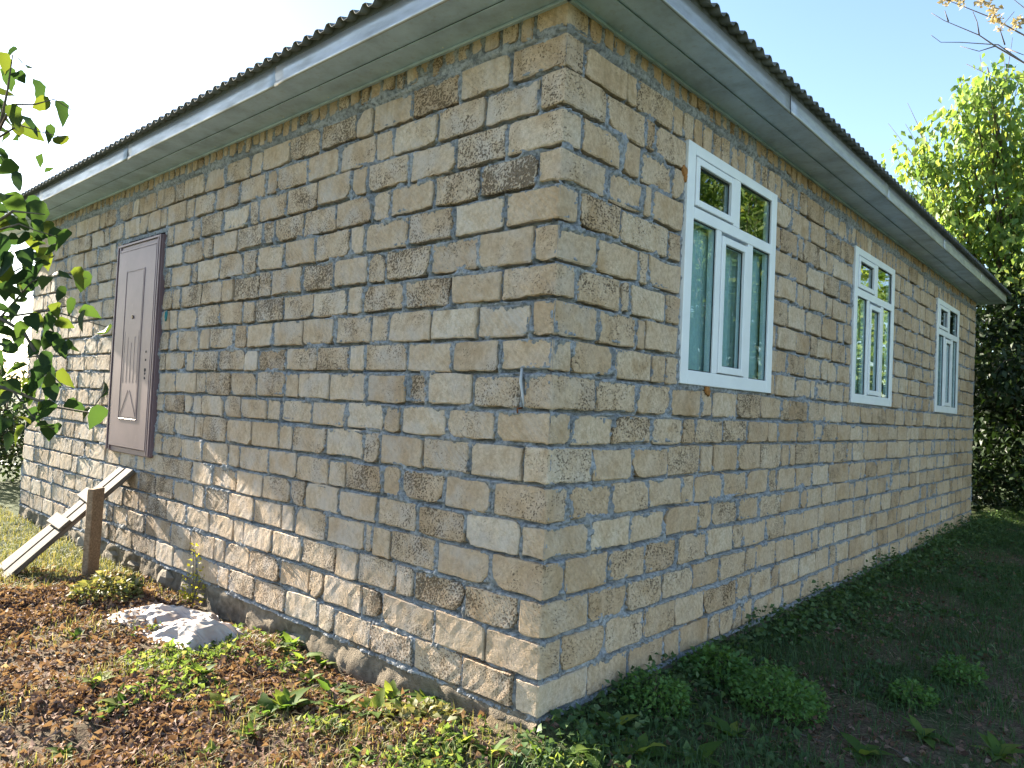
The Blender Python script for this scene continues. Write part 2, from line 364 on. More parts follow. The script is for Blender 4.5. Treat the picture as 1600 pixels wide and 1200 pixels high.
# ------------------------------------------------------------------ house
WL, WR, ZS = 9.05, 11.55, 3.766     # wall lengths, soffit height
OV, OVL = .38, 1.2
house = empty('stone_house', (0, 0, 0))
tag(house, 'single-storey house of rough beige shell-limestone blocks with a grey metal roof', 'house')
ZC = [0.007, .201, .409, .607, .81, 1.003, 1.201, 1.409, 1.591, 1.793, 1.983, 2.184, 2.381, 2.593, 2.799, 2.999, 3.206, 3.41, 3.612]
LJ = [[0.16,0.56,0.98,1.39,1.80,1.99,2.42,2.86,3.26,3.45,3.85,4.30,4.69,5.25],[0.39,0.80,1.29,1.51,1.94,2.12,2.52,2.96,3.35,3.54,3.98,4.40,4.97],
 [0.16,0.57,1.00,1.18,1.57,1.82,2.23,2.64,3.06,3.23,3.66,4.09],[0.38,0.82,1.24,1.43,1.51,1.94,2.34,2.52,2.93,3.35,3.76,3.97,4.39],
 [0.17,0.58,0.99,1.39,1.82,2.23,2.43,2.82,3.23,3.65,4.04,4.62,5.07],[0.38,0.77,1.17,1.35,1.75,1.95,2.36,2.75,3.20,3.38,3.85,4.27,4.69],
 [0.18,0.58,0.98,1.39,1.57,2.00,2.42,2.62,3.03,3.44,3.85,4.04,4.45],[0.39,0.78,1.19,1.37,1.77,2.19,2.62,2.81,3.22,3.52,3.92,4.10,4.26,4.69],
 [0.20,0.57,0.97,1.16,1.57,1.99,2.39,2.58,3.00,3.43,3.86,4.05,4.46],[0.37,0.76,1.17,1.60,1.78,2.17,2.58,3.00,3.21,3.67,4.11,4.29,4.72],
 [0.17,0.57,0.96,1.37,1.55,1.97,2.37,2.78,3.20,3.41,3.84,4.04,4.48],[0.39,0.80,1.22,1.66,1.84,2.25,2.67,3.09,3.28,3.68,4.11,4.51,4.69],
 [0.17,0.58,1.00,1.42,1.62,2.01,2.42,2.85,3.05,3.46,3.66,4.04,4.46],[0.38,0.80,1.22,1.67,1.85,2.27,2.70,3.11,3.32,3.74,4.17,4.28,4.70],
 [0.16,0.60,0.98,1.41,1.60,2.02,2.44,2.85,3.03,3.45,3.87,4.07,4.47],[0.40,0.81,1.23,1.67,1.85,2.28,2.70,3.11,3.28,3.72,4.14,4.29,4.70],
 [0.17,0.58,0.99,1.41,1.60,2.02,2.42,2.85,3.03,3.46,3.87,4.28,4.47,4.87,5.03,5.34,5.54],[0.40,0.80,1.24,1.65,1.84,2.27,2.69,3.10,3.30,3.72,4.12,4.54,4.73,5.15,5.58,5.74]]
RJ = [[0.43,0.84,1.26,1.47,1.89,2.06,2.29,2.46,2.64],[0.18,0.59,1.00,1.40,1.81,2.33,2.58],[0.41,0.80,1.21,1.62,2.03,2.46],[0.18,0.59,0.99,1.39,1.81,2.22,2.41,2.84],
 [0.40,0.81,1.22,1.66,1.87,2.29,2.70],[0.19,0.60,1.01,1.43,1.60,2.02,2.44,2.86,3.04,3.46,3.85,4.30,4.90,5.31,5.48,5.90],
 [0.40,0.81,1.23,1.67,1.85,2.26,2.69,3.10,3.30,3.42,4.02,4.42,4.85,5.01,5.40,5.85],[0.19,0.59,1.01,1.41,1.58,2.01,2.42,2.82,3.02,3.46,3.88,4.08,4.51,4.92,5.33,5.52,5.94],
 [0.40,0.82,1.23,1.65,1.83,2.23,2.65,3.08,3.26,3.70,4.13,4.64,4.79,5.22,5.64,6.03],[0.17,0.57,0.98,1.15,2.92,3.36,3.75,3.86,4.28,4.67],
 [0.40,0.80,0.90,3.17,3.59,4.01,4.18,4.44],[0.17,0.61,0.70,1.12,2.93,3.34,3.69,3.88,4.27,4.68],[0.36,0.79,0.90,3.15,3.57,3.99,4.42],
 [0.17,0.58,1.14,2.91,3.33,3.49,3.66,4.08,4.27,4.68],[0.41,0.82,0.91,3.16,3.57,4.00,4.43],[0.17,0.56,0.76,1.14,2.93,3.33,3.46,3.85,4.04,4.24,4.69],
 [0.39,0.81,0.92,3.15,3.60,4.01,4.44],[0.17,0.58,0.70,1.13,3.34,3.52,3.96,4.64]]
DOOR = (4.87, 5.97, .963, 3.128)          # on left wall (u measured away from the corner)
WINS = [(1.31, 2.795), (4.86, 6.35), (8.60, 10.08)]; WZ = (1.806, 3.418)
OPEN = {'L': [(DOOR[0], DOOR[1], DOOR[2], DOOR[3]+.05)], 'R': [(a, b, WZ[0], WZ[1]) for a, b in WINS]}
def wpos(side, u, b, z):     # wall coordinates -> world: u from corner, b outward
    return (-u, -b, z) if side == 'L' else (b, u, z)
stones = []    # dict(side,u0,u1,z0,z1) ; corner stones have side 'C', u0=-lx, u1=ly
courses = {'L': [], 'R': []}
for side, J, LEN in (('L', LJ, WL), ('R', RJ, WR)):
    for k in range(18):
        js = [0.0]+list(J[k]); q = (k*2) % 4; last = js[-1]
        # continue the bond: three long blocks and a filler
        patt = [.415, .415, .415, .185]; i = rnd.randrange(4)
        while js[-1] < LEN-.3: js.append(js[-1]+patt[i % 4]*rnd.uniform(.92, 1.06)); i += 1
        js[-1] = LEN
        full = [0.0]
        for a in js[1:]:
            while a-full[-1] > .62: full.append(full[-1]+.41)
            full.append(a)
        segs = list(zip(full[:-1], full[1:])); out = []
        z0, z1 = ZC[k], ZC[k+1]
        if side == 'R' and k == 17:           # soldier blocks over the window heads
            res = []
            for a, b in segs:
                if any(a < B-.01 and b > A+.01 for A, B in WINS): continue
                res.append((a, b))
            for A, B in WINS:
                prev = max([b for a, b in res if b <= A+.02]+[0]); nxt = min([a for a, b in res if a >= B-.02]+[LEN])
                m = max(1, round((nxt-prev)/.135)); st = (nxt-prev)/m
                res += [(prev+j*st, prev+(j+1)*st) for j in range(m)]
            segs = sorted(res)
        for a, b in segs:
            pieces = [(a, b)]
            for (A, B, Z0, Z1) in OPEN[side]:
                if min(z1, Z1)-max(z0, Z0) > .3*(z1-z0):
                    nx = []
                    for c, d in pieces:
                        if d <= A or c >= B: nx.append((c, d)); continue
                        if c < A-.05: nx.append((c, A))
                        if d > B+.05: nx.append((B, d))
                    pieces = nx
            for c, d in pieces: out.append([c, d, z0+rnd.uniform(-.004, .004), z1+rnd.uniform(-.004, .004)])
        row = []
        for c, d, e, f in out:
            g0 = rnd.choice([.006, .007, .009, .012, .021]); g1 = rnd.choice([.006, .007, .009, .012, .018])
            wd = d-c
            if wd < .13: g0 = g1 = .008
            row.append([c+(g0 if c > 0 else 0), d-g1, e+.006+rnd.choice([0, 0, .003]), f-.009-rnd.choice([0, .002, .005, .010])])
        courses[side].append(row)
    # soldier course under the soffit
    row = []; u = .03 if side == 'L' else .0
    z0 = 3.672; first = True
    while u < LEN-.05:
        wd = .20 if first else rnd.uniform(.105, .14); first = False
        row.append([u+.012 if u > .05 else 0.0, min(u+wd-.014, LEN), 3.642+rnd.uniform(-.012, .03) if u > .3 else 3.632, 3.80]); u += wd
    courses[side].append(row)
# mortar sheets ------------------------------------------------------------
def dist_field(side, U, Z):
    D = np.full(U.shape, -1.0); TOP = np.full(U.shape, 9.0)      # signed distance to the nearest stone; distance below a stone's foot
    for row in courses[side]:
        R = np.array(row); z0 = R[:, 2].min()-.03; z1 = R[:, 3].max()+.03
        msk = (Z >= z0) & (Z <= z1); u = U[msk]; z = Z[msk]
        i = np.clip(np.searchsorted(R[:, 0], u)-1, 0, len(R)-1)
        best = np.full(u.shape, -1.0); tp = np.full(u.shape, 9.0)
        for di in (0, 1):
            j = np.clip(i+di, 0, len(R)-1); r = R[j]
            dx = np.minimum(u-r[:, 0], r[:, 1]-u); dz = np.minimum(z-r[:, 2], r[:, 3]-z)
            best = np.maximum(best, np.minimum(dx, dz))
            inside = (dx > -.002)
            tp = np.where(inside, np.minimum(tp, np.abs(r[:, 2]-.003-z)), tp)
        D[msk] = np.maximum(D[msk], best); TOP[msk] = np.minimum(TOP[msk], tp)
    return D, TOP
def mortar_sheet(side, LEN):
    us = [np.arange(0.004, 3.2, .0075), np.arange(3.2, 5, .011), np.arange(5, LEN, .018), [LEN]]
    us = np.concatenate(us); zs = np.concatenate([np.arange(-.02, 3.79, .0078), [3.80]])
    U, Z = np.meshgrid(us, zs, indexing='ij')
    D, TOP = dist_field(side, U, Z)
    sd = 100 if side == 'L' else 300
    n1 = fbm(U*7, Z*7, sd, 3)-.5; n2 = fbm(U*38, Z*38, sd+5, 3)-.5; n3 = vn(U*2.2, Z*2.2, sd+9)-.5
    n4 = fbm(U*75, Z*75, sd+77, 2)-.5
    h = .0002+n1*.034+n2*.024+n4*.017+n3*.012
    if side == 'L': h = h-.007*np.clip((1.5-Z-.28*(U-1))/.8, 0, 1)
    band = np.exp(-((Z-3.642-.02*n1)/.034)**4)
    h = h*(1-.5*band)+band*.009
    h = np.where(D > 0, h-D*.60, h)
    # open gaps under block feet and beside some joints
    gm = np.clip((fbm(U*4.1, Z*9, sd+31, 2)-.32)*9, 0, 1)
    h = h-.055*gm*np.exp(-((TOP-.003)/.0078)**2)*(band < .3)
    gm2 = np.clip((fbm(U*9, Z*4.1, sd+51, 2)-.46)*9, 0, 1)*np.exp(-((D+.002)/.0055)**2)
    h = h-.03*gm2
    h = np.maximum(h, -.055)
    h = np.where(U < .012, np.minimum(h, -.006), h)
    if side == 'L': V = np.stack([-U, -h, Z], -1)
    else: V = np.stack([h, U, Z], -1)
    ids = np.arange(U.size).reshape(U.shape)
    F = np.stack([ids[:-1, :-1], ids[1:, :-1], ids[1:, 1:], ids[:-1, 1:]], -1)
    keep = np.ones(F.shape[:2], bool)
    uc = (U[:-1, :-1]+U[1:, :-1])/2; zc = (Z[:-1, :-1]+Z[:-1, 1:])/2
    for (A, B, Z0, Z1) in OPEN[side]: keep &= ~((uc > A+.02) & (uc < B-.02) & (zc > Z0+.02) & (zc < Z1-.02))
    F = F[keep]
    if side == 'L': F = F[:, ::-1]
    o = link('mortar', mesh_np('mortar', V.reshape(-1, 3), F, True), MAT['mortar'], house)
    return o
mortar_sheet('L', WL); mortar_sheet('R', WR)
# stones ---------------------------------------------------------------------
def stone_mesh(side, u0, u1, z0, z1, proud, tone, pit, seed, lean=0.0):
    """front grid + skirt in world coordinates; side C: u0=-lx (left wall), u1=ly (right wall)"""
    r = .007; L = u1-u0; H = z1-z0
    def ticks(a, b, n): return [a, a+.008]+[a+(b-a)*i/n for i in range(1, n)]+[b-.008, b]
    nu = max(2, round(L/.045)); S_ = ticks(u0, u1, nu)
    if side == 'C':
        S_ = sorted(set([s for s in S_ if abs(s) > .03]+[-.014, 0.0, .014]))
    Zt = ticks(z0, z1, 4)
    nu = len(S_); nz = len(Zt)
    sd = rnd.randrange(1 << 20)
    bow = [rnd.gauss(.001, .0042) for _ in range(4)]; skw = [rnd.gauss(0, .0045) for _ in range(4)]
    if L < .14: bow = [q*.4 for q in bow]
    ch = [max(0, rnd.gauss(.007, .008)) if rnd.random() < .87 else rnd.uniform(.02, .055) for _ in range(4)]
    if L < .14: ch = [min(c, .018) for c in ch]
    V = []; P2 = []
    for i, s in enumerate(S_):
        for j, z in enumerate(Zt):
            ei = min(i, nu-1-i); ej = min(j, nz-1-j); edge = min(ei, ej)
            b = proud+lean*((z-z0)/H-.5)+rnd.uniform(-.0012, .0012)
            ss, zz = s, z
            if edge == 0:
                b -= r*rnd.uniform(.4, 1.2)
                if ei == 0: ss += (1 if i == 0 else -1)*abs(rnd.gauss(0, .0045))-.002
                if ej == 0: zz += (1 if j == 0 else -1)*abs(rnd.gauss(0, .0040))-.002
            fu = (s-u0)/L; fz = (z-z0)/H
            if side != 'C' or abs(s) > .05: zz += (bow[0]*math.sin(math.pi*fu)+skw[0]*(fu-.5))*(1-fz)-(bow[1]*math.sin(math.pi*fu)+skw[1]*(fu-.5))*fz
            if side != 'C': ss += (bow[2]*math.sin(math.pi*fz)+skw[2]*(fz-.5))*(1-fu)-(bow[3]*math.sin(math.pi*fz)+skw[3]*(fz-.5))*fu
            # chipped corners
            cu = 0 if s-u0 < u1-s else 1; cz = 0 if z-z0 < z1-z else 1
            du = (s-u0) if cu == 0 else (u1-s); dz = (z-z0) if cz == 0 else (z1-z)
            c = ch[cu*2+cz]; q = c-(du+dz)*.75
            if q > 0:
                ss += (q*.7)*(1 if cu == 0 else -1); zz += (q*.7)*(1 if cz == 0 else -1); b -= min(.006, q*.2)
            P2.append((ss, zz, b))
    def W(ss, zz, b, deep=0.0):
        if side == 'L': return (-ss, -b+deep, zz)
        if side == 'R': return (b-deep, ss, zz)
        if ss < -.02: return (ss, -b+deep, zz)
        if ss > .02: return (b-deep, ss, zz)
        if abs(ss) < 1e-3: return (b-.0035-deep, -b+.0035+deep, zz)
        if ss < 0: return (ss+b*.8-deep*.5, -b+.0008+deep, zz)
        return (b-.0008-deep, ss-b*.8+deep*.5, zz)
    V = [W(*q) for q in P2]
    F = []
    idx = lambda i, j: i*nz+j
    for i in range(nu-1):
        for j in range(nz-1):
            f = [idx(i, j), idx(i+1, j), idx(i+1, j+1), idx(i, j+1)]
            F.append(f[::-1] if side == 'L' else f)
    loop = [idx(i, 0) for i in range(nu)]+[idx(nu-1, j) for j in range(1, nz)]+[idx(i, nz-1) for i in range(nu-2, -1, -1)]+[idx(0, j) for j in range(nz-2, 0, -1)]
    b0 = len(V)
    for q in loop:
        ss, zz, b = P2[q]
        if side == 'C' and (q // nz in (0, nu-1)):
            pass
        V.append(W(ss, zz, b, .055))
    m = len(loop)
    for q in range(m):
        a, c = loop[q], loop[(q+1) % m]; f = [a, b0+q, b0+(q+1) % m, c]
        F.append(f[::-1] if side == 'L' else f)
    return V, F, (tone, pit, seed)
def set_attr(me, cols):
    at_ = me.attributes.new('stone', 'FLOAT_COLOR', 'POINT')
    at_.data.foreach_set('color', np.asarray(cols, np.float32).ravel())
items = []
for k in range(19):
    L0, R0 = courses['L'][k], courses['R'][k]
    a, b = L0[0], R0[0]
    items.append(('C', -a[1], b[1], (a[2]+b[2])/2, (a[3]+b[3])/2, k))
    for r in L0[1:]: items.append(('L', *r, k))
    for r in R0[1:]: items.append(('R', *r, k))
def px_area(it):
    sd, u0, u1, z0, z1, k = it
    if sd == 'C': pts = [wpos('L', -u0, 0, z0), (0, 0, z0), wpos('R', u1, 0, z0), wpos('R', u1, 0, z1), (0, 0, z1), wpos('L', -u0, 0, z1)]
    else: pts = [wpos(sd, u0, 0, z0), wpos(sd, u1, 0, z0), wpos(sd, u1, 0, z1), wpos(sd, u0, 0, z1)]
    q = [proj(P) for P in pts]
    if not any(0 < x < 1600 and 0 < y < 1200 for x, y in q): return 0
    return abs(sum(q[i][0]*q[(i+1) % len(q)][1]-q[(i+1) % len(q)][0]*q[i][1] for i in range(len(q))))/2
items.sort(key=px_area, reverse=True)
restV, restF, restC = [], [], []
for n, it in enumerate(items):
    sd, u0, u1, z0, z1, k = it
    if u1-u0 < .03: continue
    tone = min(1, max(0, rnd.gauss(.59, .13))); pit = min(1, max(0, rnd.gauss(.52, .24)))
    if sd == 'R' or sd == 'C': pit *= .75
    x = rnd.random()
    if x < .06: tone, pit = rnd.uniform(.88, 1), rnd.uniform(0, .2)
    elif x < .11: tone, pit = rnd.uniform(.26, .42), rnd.uniform(.6, .8)
    if sd == 'R': tone = min(1, tone+.10)  # right blocks cleaner; extra paleness makes up for light missing on that wall
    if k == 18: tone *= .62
    film_bounce = 1.0 if sd == 'L' else (.65 if sd == 'C' else .3)  # cement film, thicker on left; its lack also tints warm for bounced light
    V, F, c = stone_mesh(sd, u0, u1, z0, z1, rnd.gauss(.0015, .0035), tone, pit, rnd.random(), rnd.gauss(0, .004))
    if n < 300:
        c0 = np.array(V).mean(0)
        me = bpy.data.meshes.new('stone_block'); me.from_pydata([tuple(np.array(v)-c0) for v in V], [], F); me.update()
        set_attr(me, [(*c, film_bounce)]*len(V))
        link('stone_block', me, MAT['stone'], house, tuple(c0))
    else:
        b = len(restV); restV += V; restF += [[b+i for i in f] for f in F]; restC += [(*c, film_bounce)]*len(V)
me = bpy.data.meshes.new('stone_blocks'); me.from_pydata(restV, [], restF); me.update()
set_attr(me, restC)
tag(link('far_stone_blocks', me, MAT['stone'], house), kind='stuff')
# hidden walls, footing
mb = MB(); mb.box((-WL, .10, -.3), (-WL+.3, WR, 3.79)); mb.box((-WL+.3, WR-.3, -.3), (-.06, WR-.003, 3.79))
link('rear_wall', mb.mesh('rear_wall'), MAT['stone'], house)
def footing(side, LEN, top, out):
    us = np.arange(0 if side == 'R' else -.0, LEN, .035); zs = np.linspace(-.34, top, 11)
    U, Z = np.meshgrid(us, zs, indexing='ij')
    h = out+(fbm(U*4.5, Z*6, 61, 3)-.5)*.11+(fbm(U*16, Z*16, 66, 2)-.5)*.03
    h = np.where(Z > top-.02, np.minimum(h, -.02), h)
    V = np.stack([-U, -h, Z], -1) if side == 'L' else np.stack([h, U, Z], -1)
    ids = np.arange(U.size).reshape(U.shape)
    F = np.stack([ids[:-1, :-1], ids[1:, :-1], ids[1:, 1:], ids[:-1, 1:]], -1).reshape(-1, 4)
    if side == 'L': F = F[:, ::-1]
    link('footing', mesh_np('footing', V.reshape(-1, 3), F, True), MAT['footing'], house)
footing('L', WL, .004, -.006); footing('R', WR, .004, -.012)
# eaves -----------------------------------------------------------------------
X0, X1, Y0, Y1 = -WL-OVL, OV, -OV, WR+OV
mb = MB()
zS = ZS
def poly(mb, pts, z): mb.add([(x, y, z) for x, y in pts]+[(x, y, z+.002) for x, y in pts], [list(range(len(pts)))[::-1], list(range(len(pts), 2*len(pts)))]+[[i, (i+1) % len(pts), len(pts)+(i+1) % len(pts), len(pts)+i] for i in range(len(pts))])
MIT = .19
for name, inner, outer, dz in (('soffit', .0, MIT, 0.0), ('soffit', MIT+.003, OV, .004)):
    mb = MB(); poly(mb, [(X0, -outer), (outer, -outer), (inner, -inner), (X0, -inner)], zS+dz); link('soffit', mb.mesh('soffit'), MAT['soffit'], house)
    mb = MB(); poly(mb, [(outer, -outer), (outer, Y1), (inner, Y1), (inner, -inner)], zS+dz); link('soffit', mb.mesh('soffit'), MAT['soffit'], house)
mb = MB(); poly(mb, [(X0, 0), (-WL, 0), (-WL, Y1), (X0, Y1)], zS+.001); link('soffit', mb.mesh('soffit'), MAT['soffit'], house)
mb = MB(); poly(mb, [(-WL, WR), (OV-.001, WR), (OV-.001, Y1), (-WL, Y1)], zS+.0012); link('soffit', mb.mesh('soffit'), MAT['soffit'], house)
# folded seam lips
mb = MB(); mb.box((X0, -MIT-.006, zS-.007), (MIT, -MIT+.004, zS-.001), .0015); link('seam', mb.mesh('seam'), MAT['soffit'], house)
mb = MB(); mb.box((MIT-.004, -MIT, zS-.007), (MIT+.006, Y1, zS-.001), .0015); link('seam', mb.mesh('seam'), MAT['soffit'], house)
# wall trims
mb = MB(); mb.box((X0, -.024, zS-.018), (.022, .004, zS-.001), .003); link('trim', mb.mesh('trim'), MAT['soffit'], house)
mb = MB(); mb.box((-.004, -.020, zS-.018), (.024, Y1, zS-.001), .003); link('trim', mb.mesh('trim'), MAT['soffit'], house)
scm = MB(); scm.tube([(0, 0, .0), (0, 0, -.004)], [.007, .005], 8); scme = scm.mesh('screw'); scme.materials.append(MAT['pvc'])
for i in range(16): link('screw', scme, None, house, (-.35-i*.58+rnd.uniform(-.08, .08), -.045, zS-.001))
for i in range(18): link('screw', scme, None, house, (.045, .4+i*.6+rnd.uniform(-.08, .08), zS-.001))
# fascia: slightly wavy folded sheets, each about 2.4 m
FH = .135
def fascia(p0, p1, n, out):
    L = (Vector(p1)-Vector(p0)).length; d = (Vector(p1)-Vector(p0)).normalized(); o = Vector(out)
    V = []; m = max(8, int(L/.12)); prof = [(-.004, -.004), (.003, -.012), (.006, .012), (.0, .03), (.002, FH*.6), (-.002, FH)]
    for i in range(m+1):
        s = L*i/m; p = Vector(p0)+d*s
        for j, (b, z) in enumerate(prof):
            wv = (vn(s*2.3+n*31, j*.7, 71)-.5)*.008
            V.append(p+o*(b+wv*(j > 2))+Vector((0, 0, z)))
    k = len(prof); F = [[i*k+j, (i+1)*k+j, (i+1)*k+j+1, i*k+j+1] for i in range(m) for j in range(k-1)]
    mbx = MB(); mbx.add(V, F); me = mbx.mesh('fascia', True)
    so_ = link('fascia', me, MAT['fascia'], house); md = so_.modifiers.new('solid', 'SOLIDIFY'); md.thickness = .002; md.offset = -1
    return so_
def run(p0, p1, out):
    L = (Vector(p1)-Vector(p0)).length; m = max(1, round(L/2.5)); d = (Vector(p1)-Vector(p0))/m
    for i in range(m):
        e = .004*(i % 2)
        fascia(Vector(p0)+d*i+Vector(out)*e, Vector(p0)+d*(i+1)+Vector(out)*e+d.normalized()*(.02 if i < m-1 else 0), i+int(abs(p0[0])*10), out)
run((X0, Y0, zS), (X1+.004, Y0, zS), (0, -1, 0)); run((X1, Y0-.004, zS), (X1, Y1, zS), (1, 0, 0)); run((X0, Y1, zS), (X0, Y0, zS), (-1, 0, 0))
# corrugated hip roof
E_ = .065; rx0, rx1, ry0, ry1 = X0-E_, X1+E_, Y0-E_, Y1+E_
TAN = math.tan(math.radians(19)); ZR = zS+FH+.045; PITCHC = .125; AMP = .020
def slope(p0, dirv, L, inward, half):
    m = int(L/PITCHC*10); V = []; F = []; nr = 4
    for i in range(m+1):
        s = L*i/m; reach = max(.02, min(s, L-s, half)); ph = (s/PITCHC) % 1
        h = AMP*math.cos(2*math.pi*ph); h = max(-AMP*.8, min(AMP, h*1.5))
        for j in range(nr+1):
            q = reach*j/nr; V.append(Vector(p0)+Vector(dirv)*s+Vector(inward)*q+Vector((0, 0, ZR-.018+q*TAN+h)))
    for i in range(m):
        for j in range(nr): F.append([i*(nr+1)+j, (i+1)*(nr+1)+j, (i+1)*(nr+1)+j+1, i*(nr+1)+j+1])
    mbx = MB(); mbx.add(V, F); o = link('roof_slope', mbx.mesh('roof_slope', True), MAT['roof'], roof)
    md = o.modifiers.new('solid', 'SOLIDIFY'); md.thickness = .005; md.offset = 0
mb = MB(); W2 = (rx1-rx0)/2; rz = ZR+W2*TAN
mb.tube([((rx0+rx1)/2, ry0+W2, rz), ((rx0+rx1)/2, ry1-W2, rz)], [.08, .08], 8)
for cx, cy, ex, ey in ((rx0, ry0, 1, 1), (rx1, ry0, -1, 1), (rx0, ry1, 1, -1), (rx1, ry1, -1, -1)):
    mb.tube([(cx+ex*.15, cy+ey*.15, ZR+.15*TAN+.03), (cx+ex*W2, cy+ey*W2, rz)], [.05, .06], 6)
roof = link('roof', mb.mesh('roof', True), MAT['roof'], house)
ZB = ZR-.018+.05*TAN+AMP+.001
for lo, hi in (((X0, Y0+.006, zS+.02), (X1-.006, Y0+.03, ZB)), ((X1-.03, Y0+.03, zS+.02), (X1-.006, Y1, ZB)), ((X0+.006, Y0+.03, zS+.02), (X0+.03, Y1, ZB)), ((X0+.03, Y1-.03, zS+.02), (X1-.03, Y1-.006, ZB))):
    mb = MB(); mb.box(lo, hi); link('eave_board', mb.mesh('eave_board'), MAT['roof'], house)
LX, LY = rx1-rx0, ry1-ry0
slope((rx0, ry0, 0), (1, 0, 0), LX, (0, 1, 0), min(LX, LY)/2); slope((rx1, ry0, 0), (0, 1, 0), LY, (-1, 0, 0), LX/2)
slope((rx1, ry1, 0), (-1, 0, 0), LX, (0, -1, 0), min(LX, LY)/2); slope((rx0, ry1, 0), (0, -1, 0), LY, (1, 0, 0), LX/2)
# door -------------------------------------------------------------------------
def dbox(mb, u0, u1, z0, z1, b0, b1, bev=0.0): mb.box((-u1, -b1, z0), (-u0, -b0, z1), bev)
A, B, Z0, Z1 = DOOR
mb = MB(); dbox(mb, A+.091, B-.091, Z0+.052, Z1-.091, -.015, .050, .003); door = link('door', mb.mesh('door'), MAT['door'], house); tag(door, 'mauve-brown steel door with an embossed centre panel')
for (u0, u1, z0, z1) in ((A, A+.09, Z0, Z1), (B-.09, B, Z0, Z1), (A+.09, B-.09, Z1-.09, Z1)):
    mb = MB(); dbox(mb, u0, u1, z0, z1, -.05, .036, .006)
    if u1-u0 < .2:
        s = 1 if u0 == A else -1; uu = u1 if s == 1 else u0
        dbox(mb, min(uu, uu-s*.03), max(uu, uu-s*.03), z0+.002, z1-.002, .0365, .047, .004)
        vv = u0 if s == 1 else u1; dbox(mb, min(vv+s*.005, vv+s*.03), max(vv+s*.005, vv+s*.03), z0+.002, z1-.002, .0365, .052, .004)
    else:
        dbox(mb, u0, u1, z0+.0, z0+.03, .0365, .047, .004); dbox(mb, u0-.06, u1+.06, z1-.03, z1-.004, .0365, .052, .004)
    link('door_frame', mb.mesh('door_frame'), MAT['door'], door)
mb = MB(); dbox(mb, A+.02, B-.02, Z0-.012, Z0+.05, -.04, .030, .008); link('threshold', mb.mesh('threshold'), MAT['door'], door)
# raised panel with bead and rays
pu0, pu1, pz0, pz1 = A+.33, B-.30, Z0+.33, Z1-.30
mb = MB()
for (u0, u1, z0, z1) in ((pu0, pu0+.014, pz0, pz1), (pu1-.014, pu1, pz0, pz1), (pu0+.014, pu1-.014, pz0, pz0+.014), (pu0+.014, pu1-.014, pz1-.014, pz1)): dbox(mb, u0, u1, z0, z1, .0505, .0545, .002)
link('panel_bead', mb.mesh('panel_bead'), MAT['door'], door)
mb = MB(); dbox(mb, pu0+.03, pu1-.03, pz0+.03, pz1-.03, .0505, .0520, .001)
for i in range(5):
    uu = pu0+.06+i*(pu1-pu0-.12)/4; dbox(mb, uu-.004, uu+.004, pz0+.38, pz1-.75+.06*abs(i-2), .0521, .0538, .0008)
um = (pu0+pu1)/2
for e in (-1, 1):
    p0 = Vector((-(um+e*.02), -.053, pz0+.30)); p1 = Vector((-(um+e*(pu1-pu0)/2*.82), -.053, pz0+.05)); dd = (p1-p0)
    mb.obox((p0+p1)/2, dd.normalized(), Vector((0, 1, 0)), dd.normalized().cross(Vector((0, 1, 0))), dd.length/2, .0012, .005, .0005)
link('panel', mb.mesh('panel'), MAT['door'], door)
mb = MB(); mb.tube([(-um, -.05, 2.34), (-um, -.062, 2.34)], [.02, .018], 10); link('peephole', mb.mesh('peephole'), MAT['brass'], door)
for zz, rr in ((1.98, .012), (1.90, .012), (1.80, .018), (1.765, .012), (1.72, .012)):
    mb = MB(); mb.tube([(-(A+.19), -.049, zz), (-(A+.19), -.0522, zz)], [rr, rr], 10); link('lock_hole', mb.mesh('lock_hole'), MAT['black'], door)
mb = MB(); dbox(mb, A-.02, B-.02, Z1+.008, Z1+.075, -.09, -.055); link('slot_back', mb.mesh('slot_back'), MAT['black'], house)
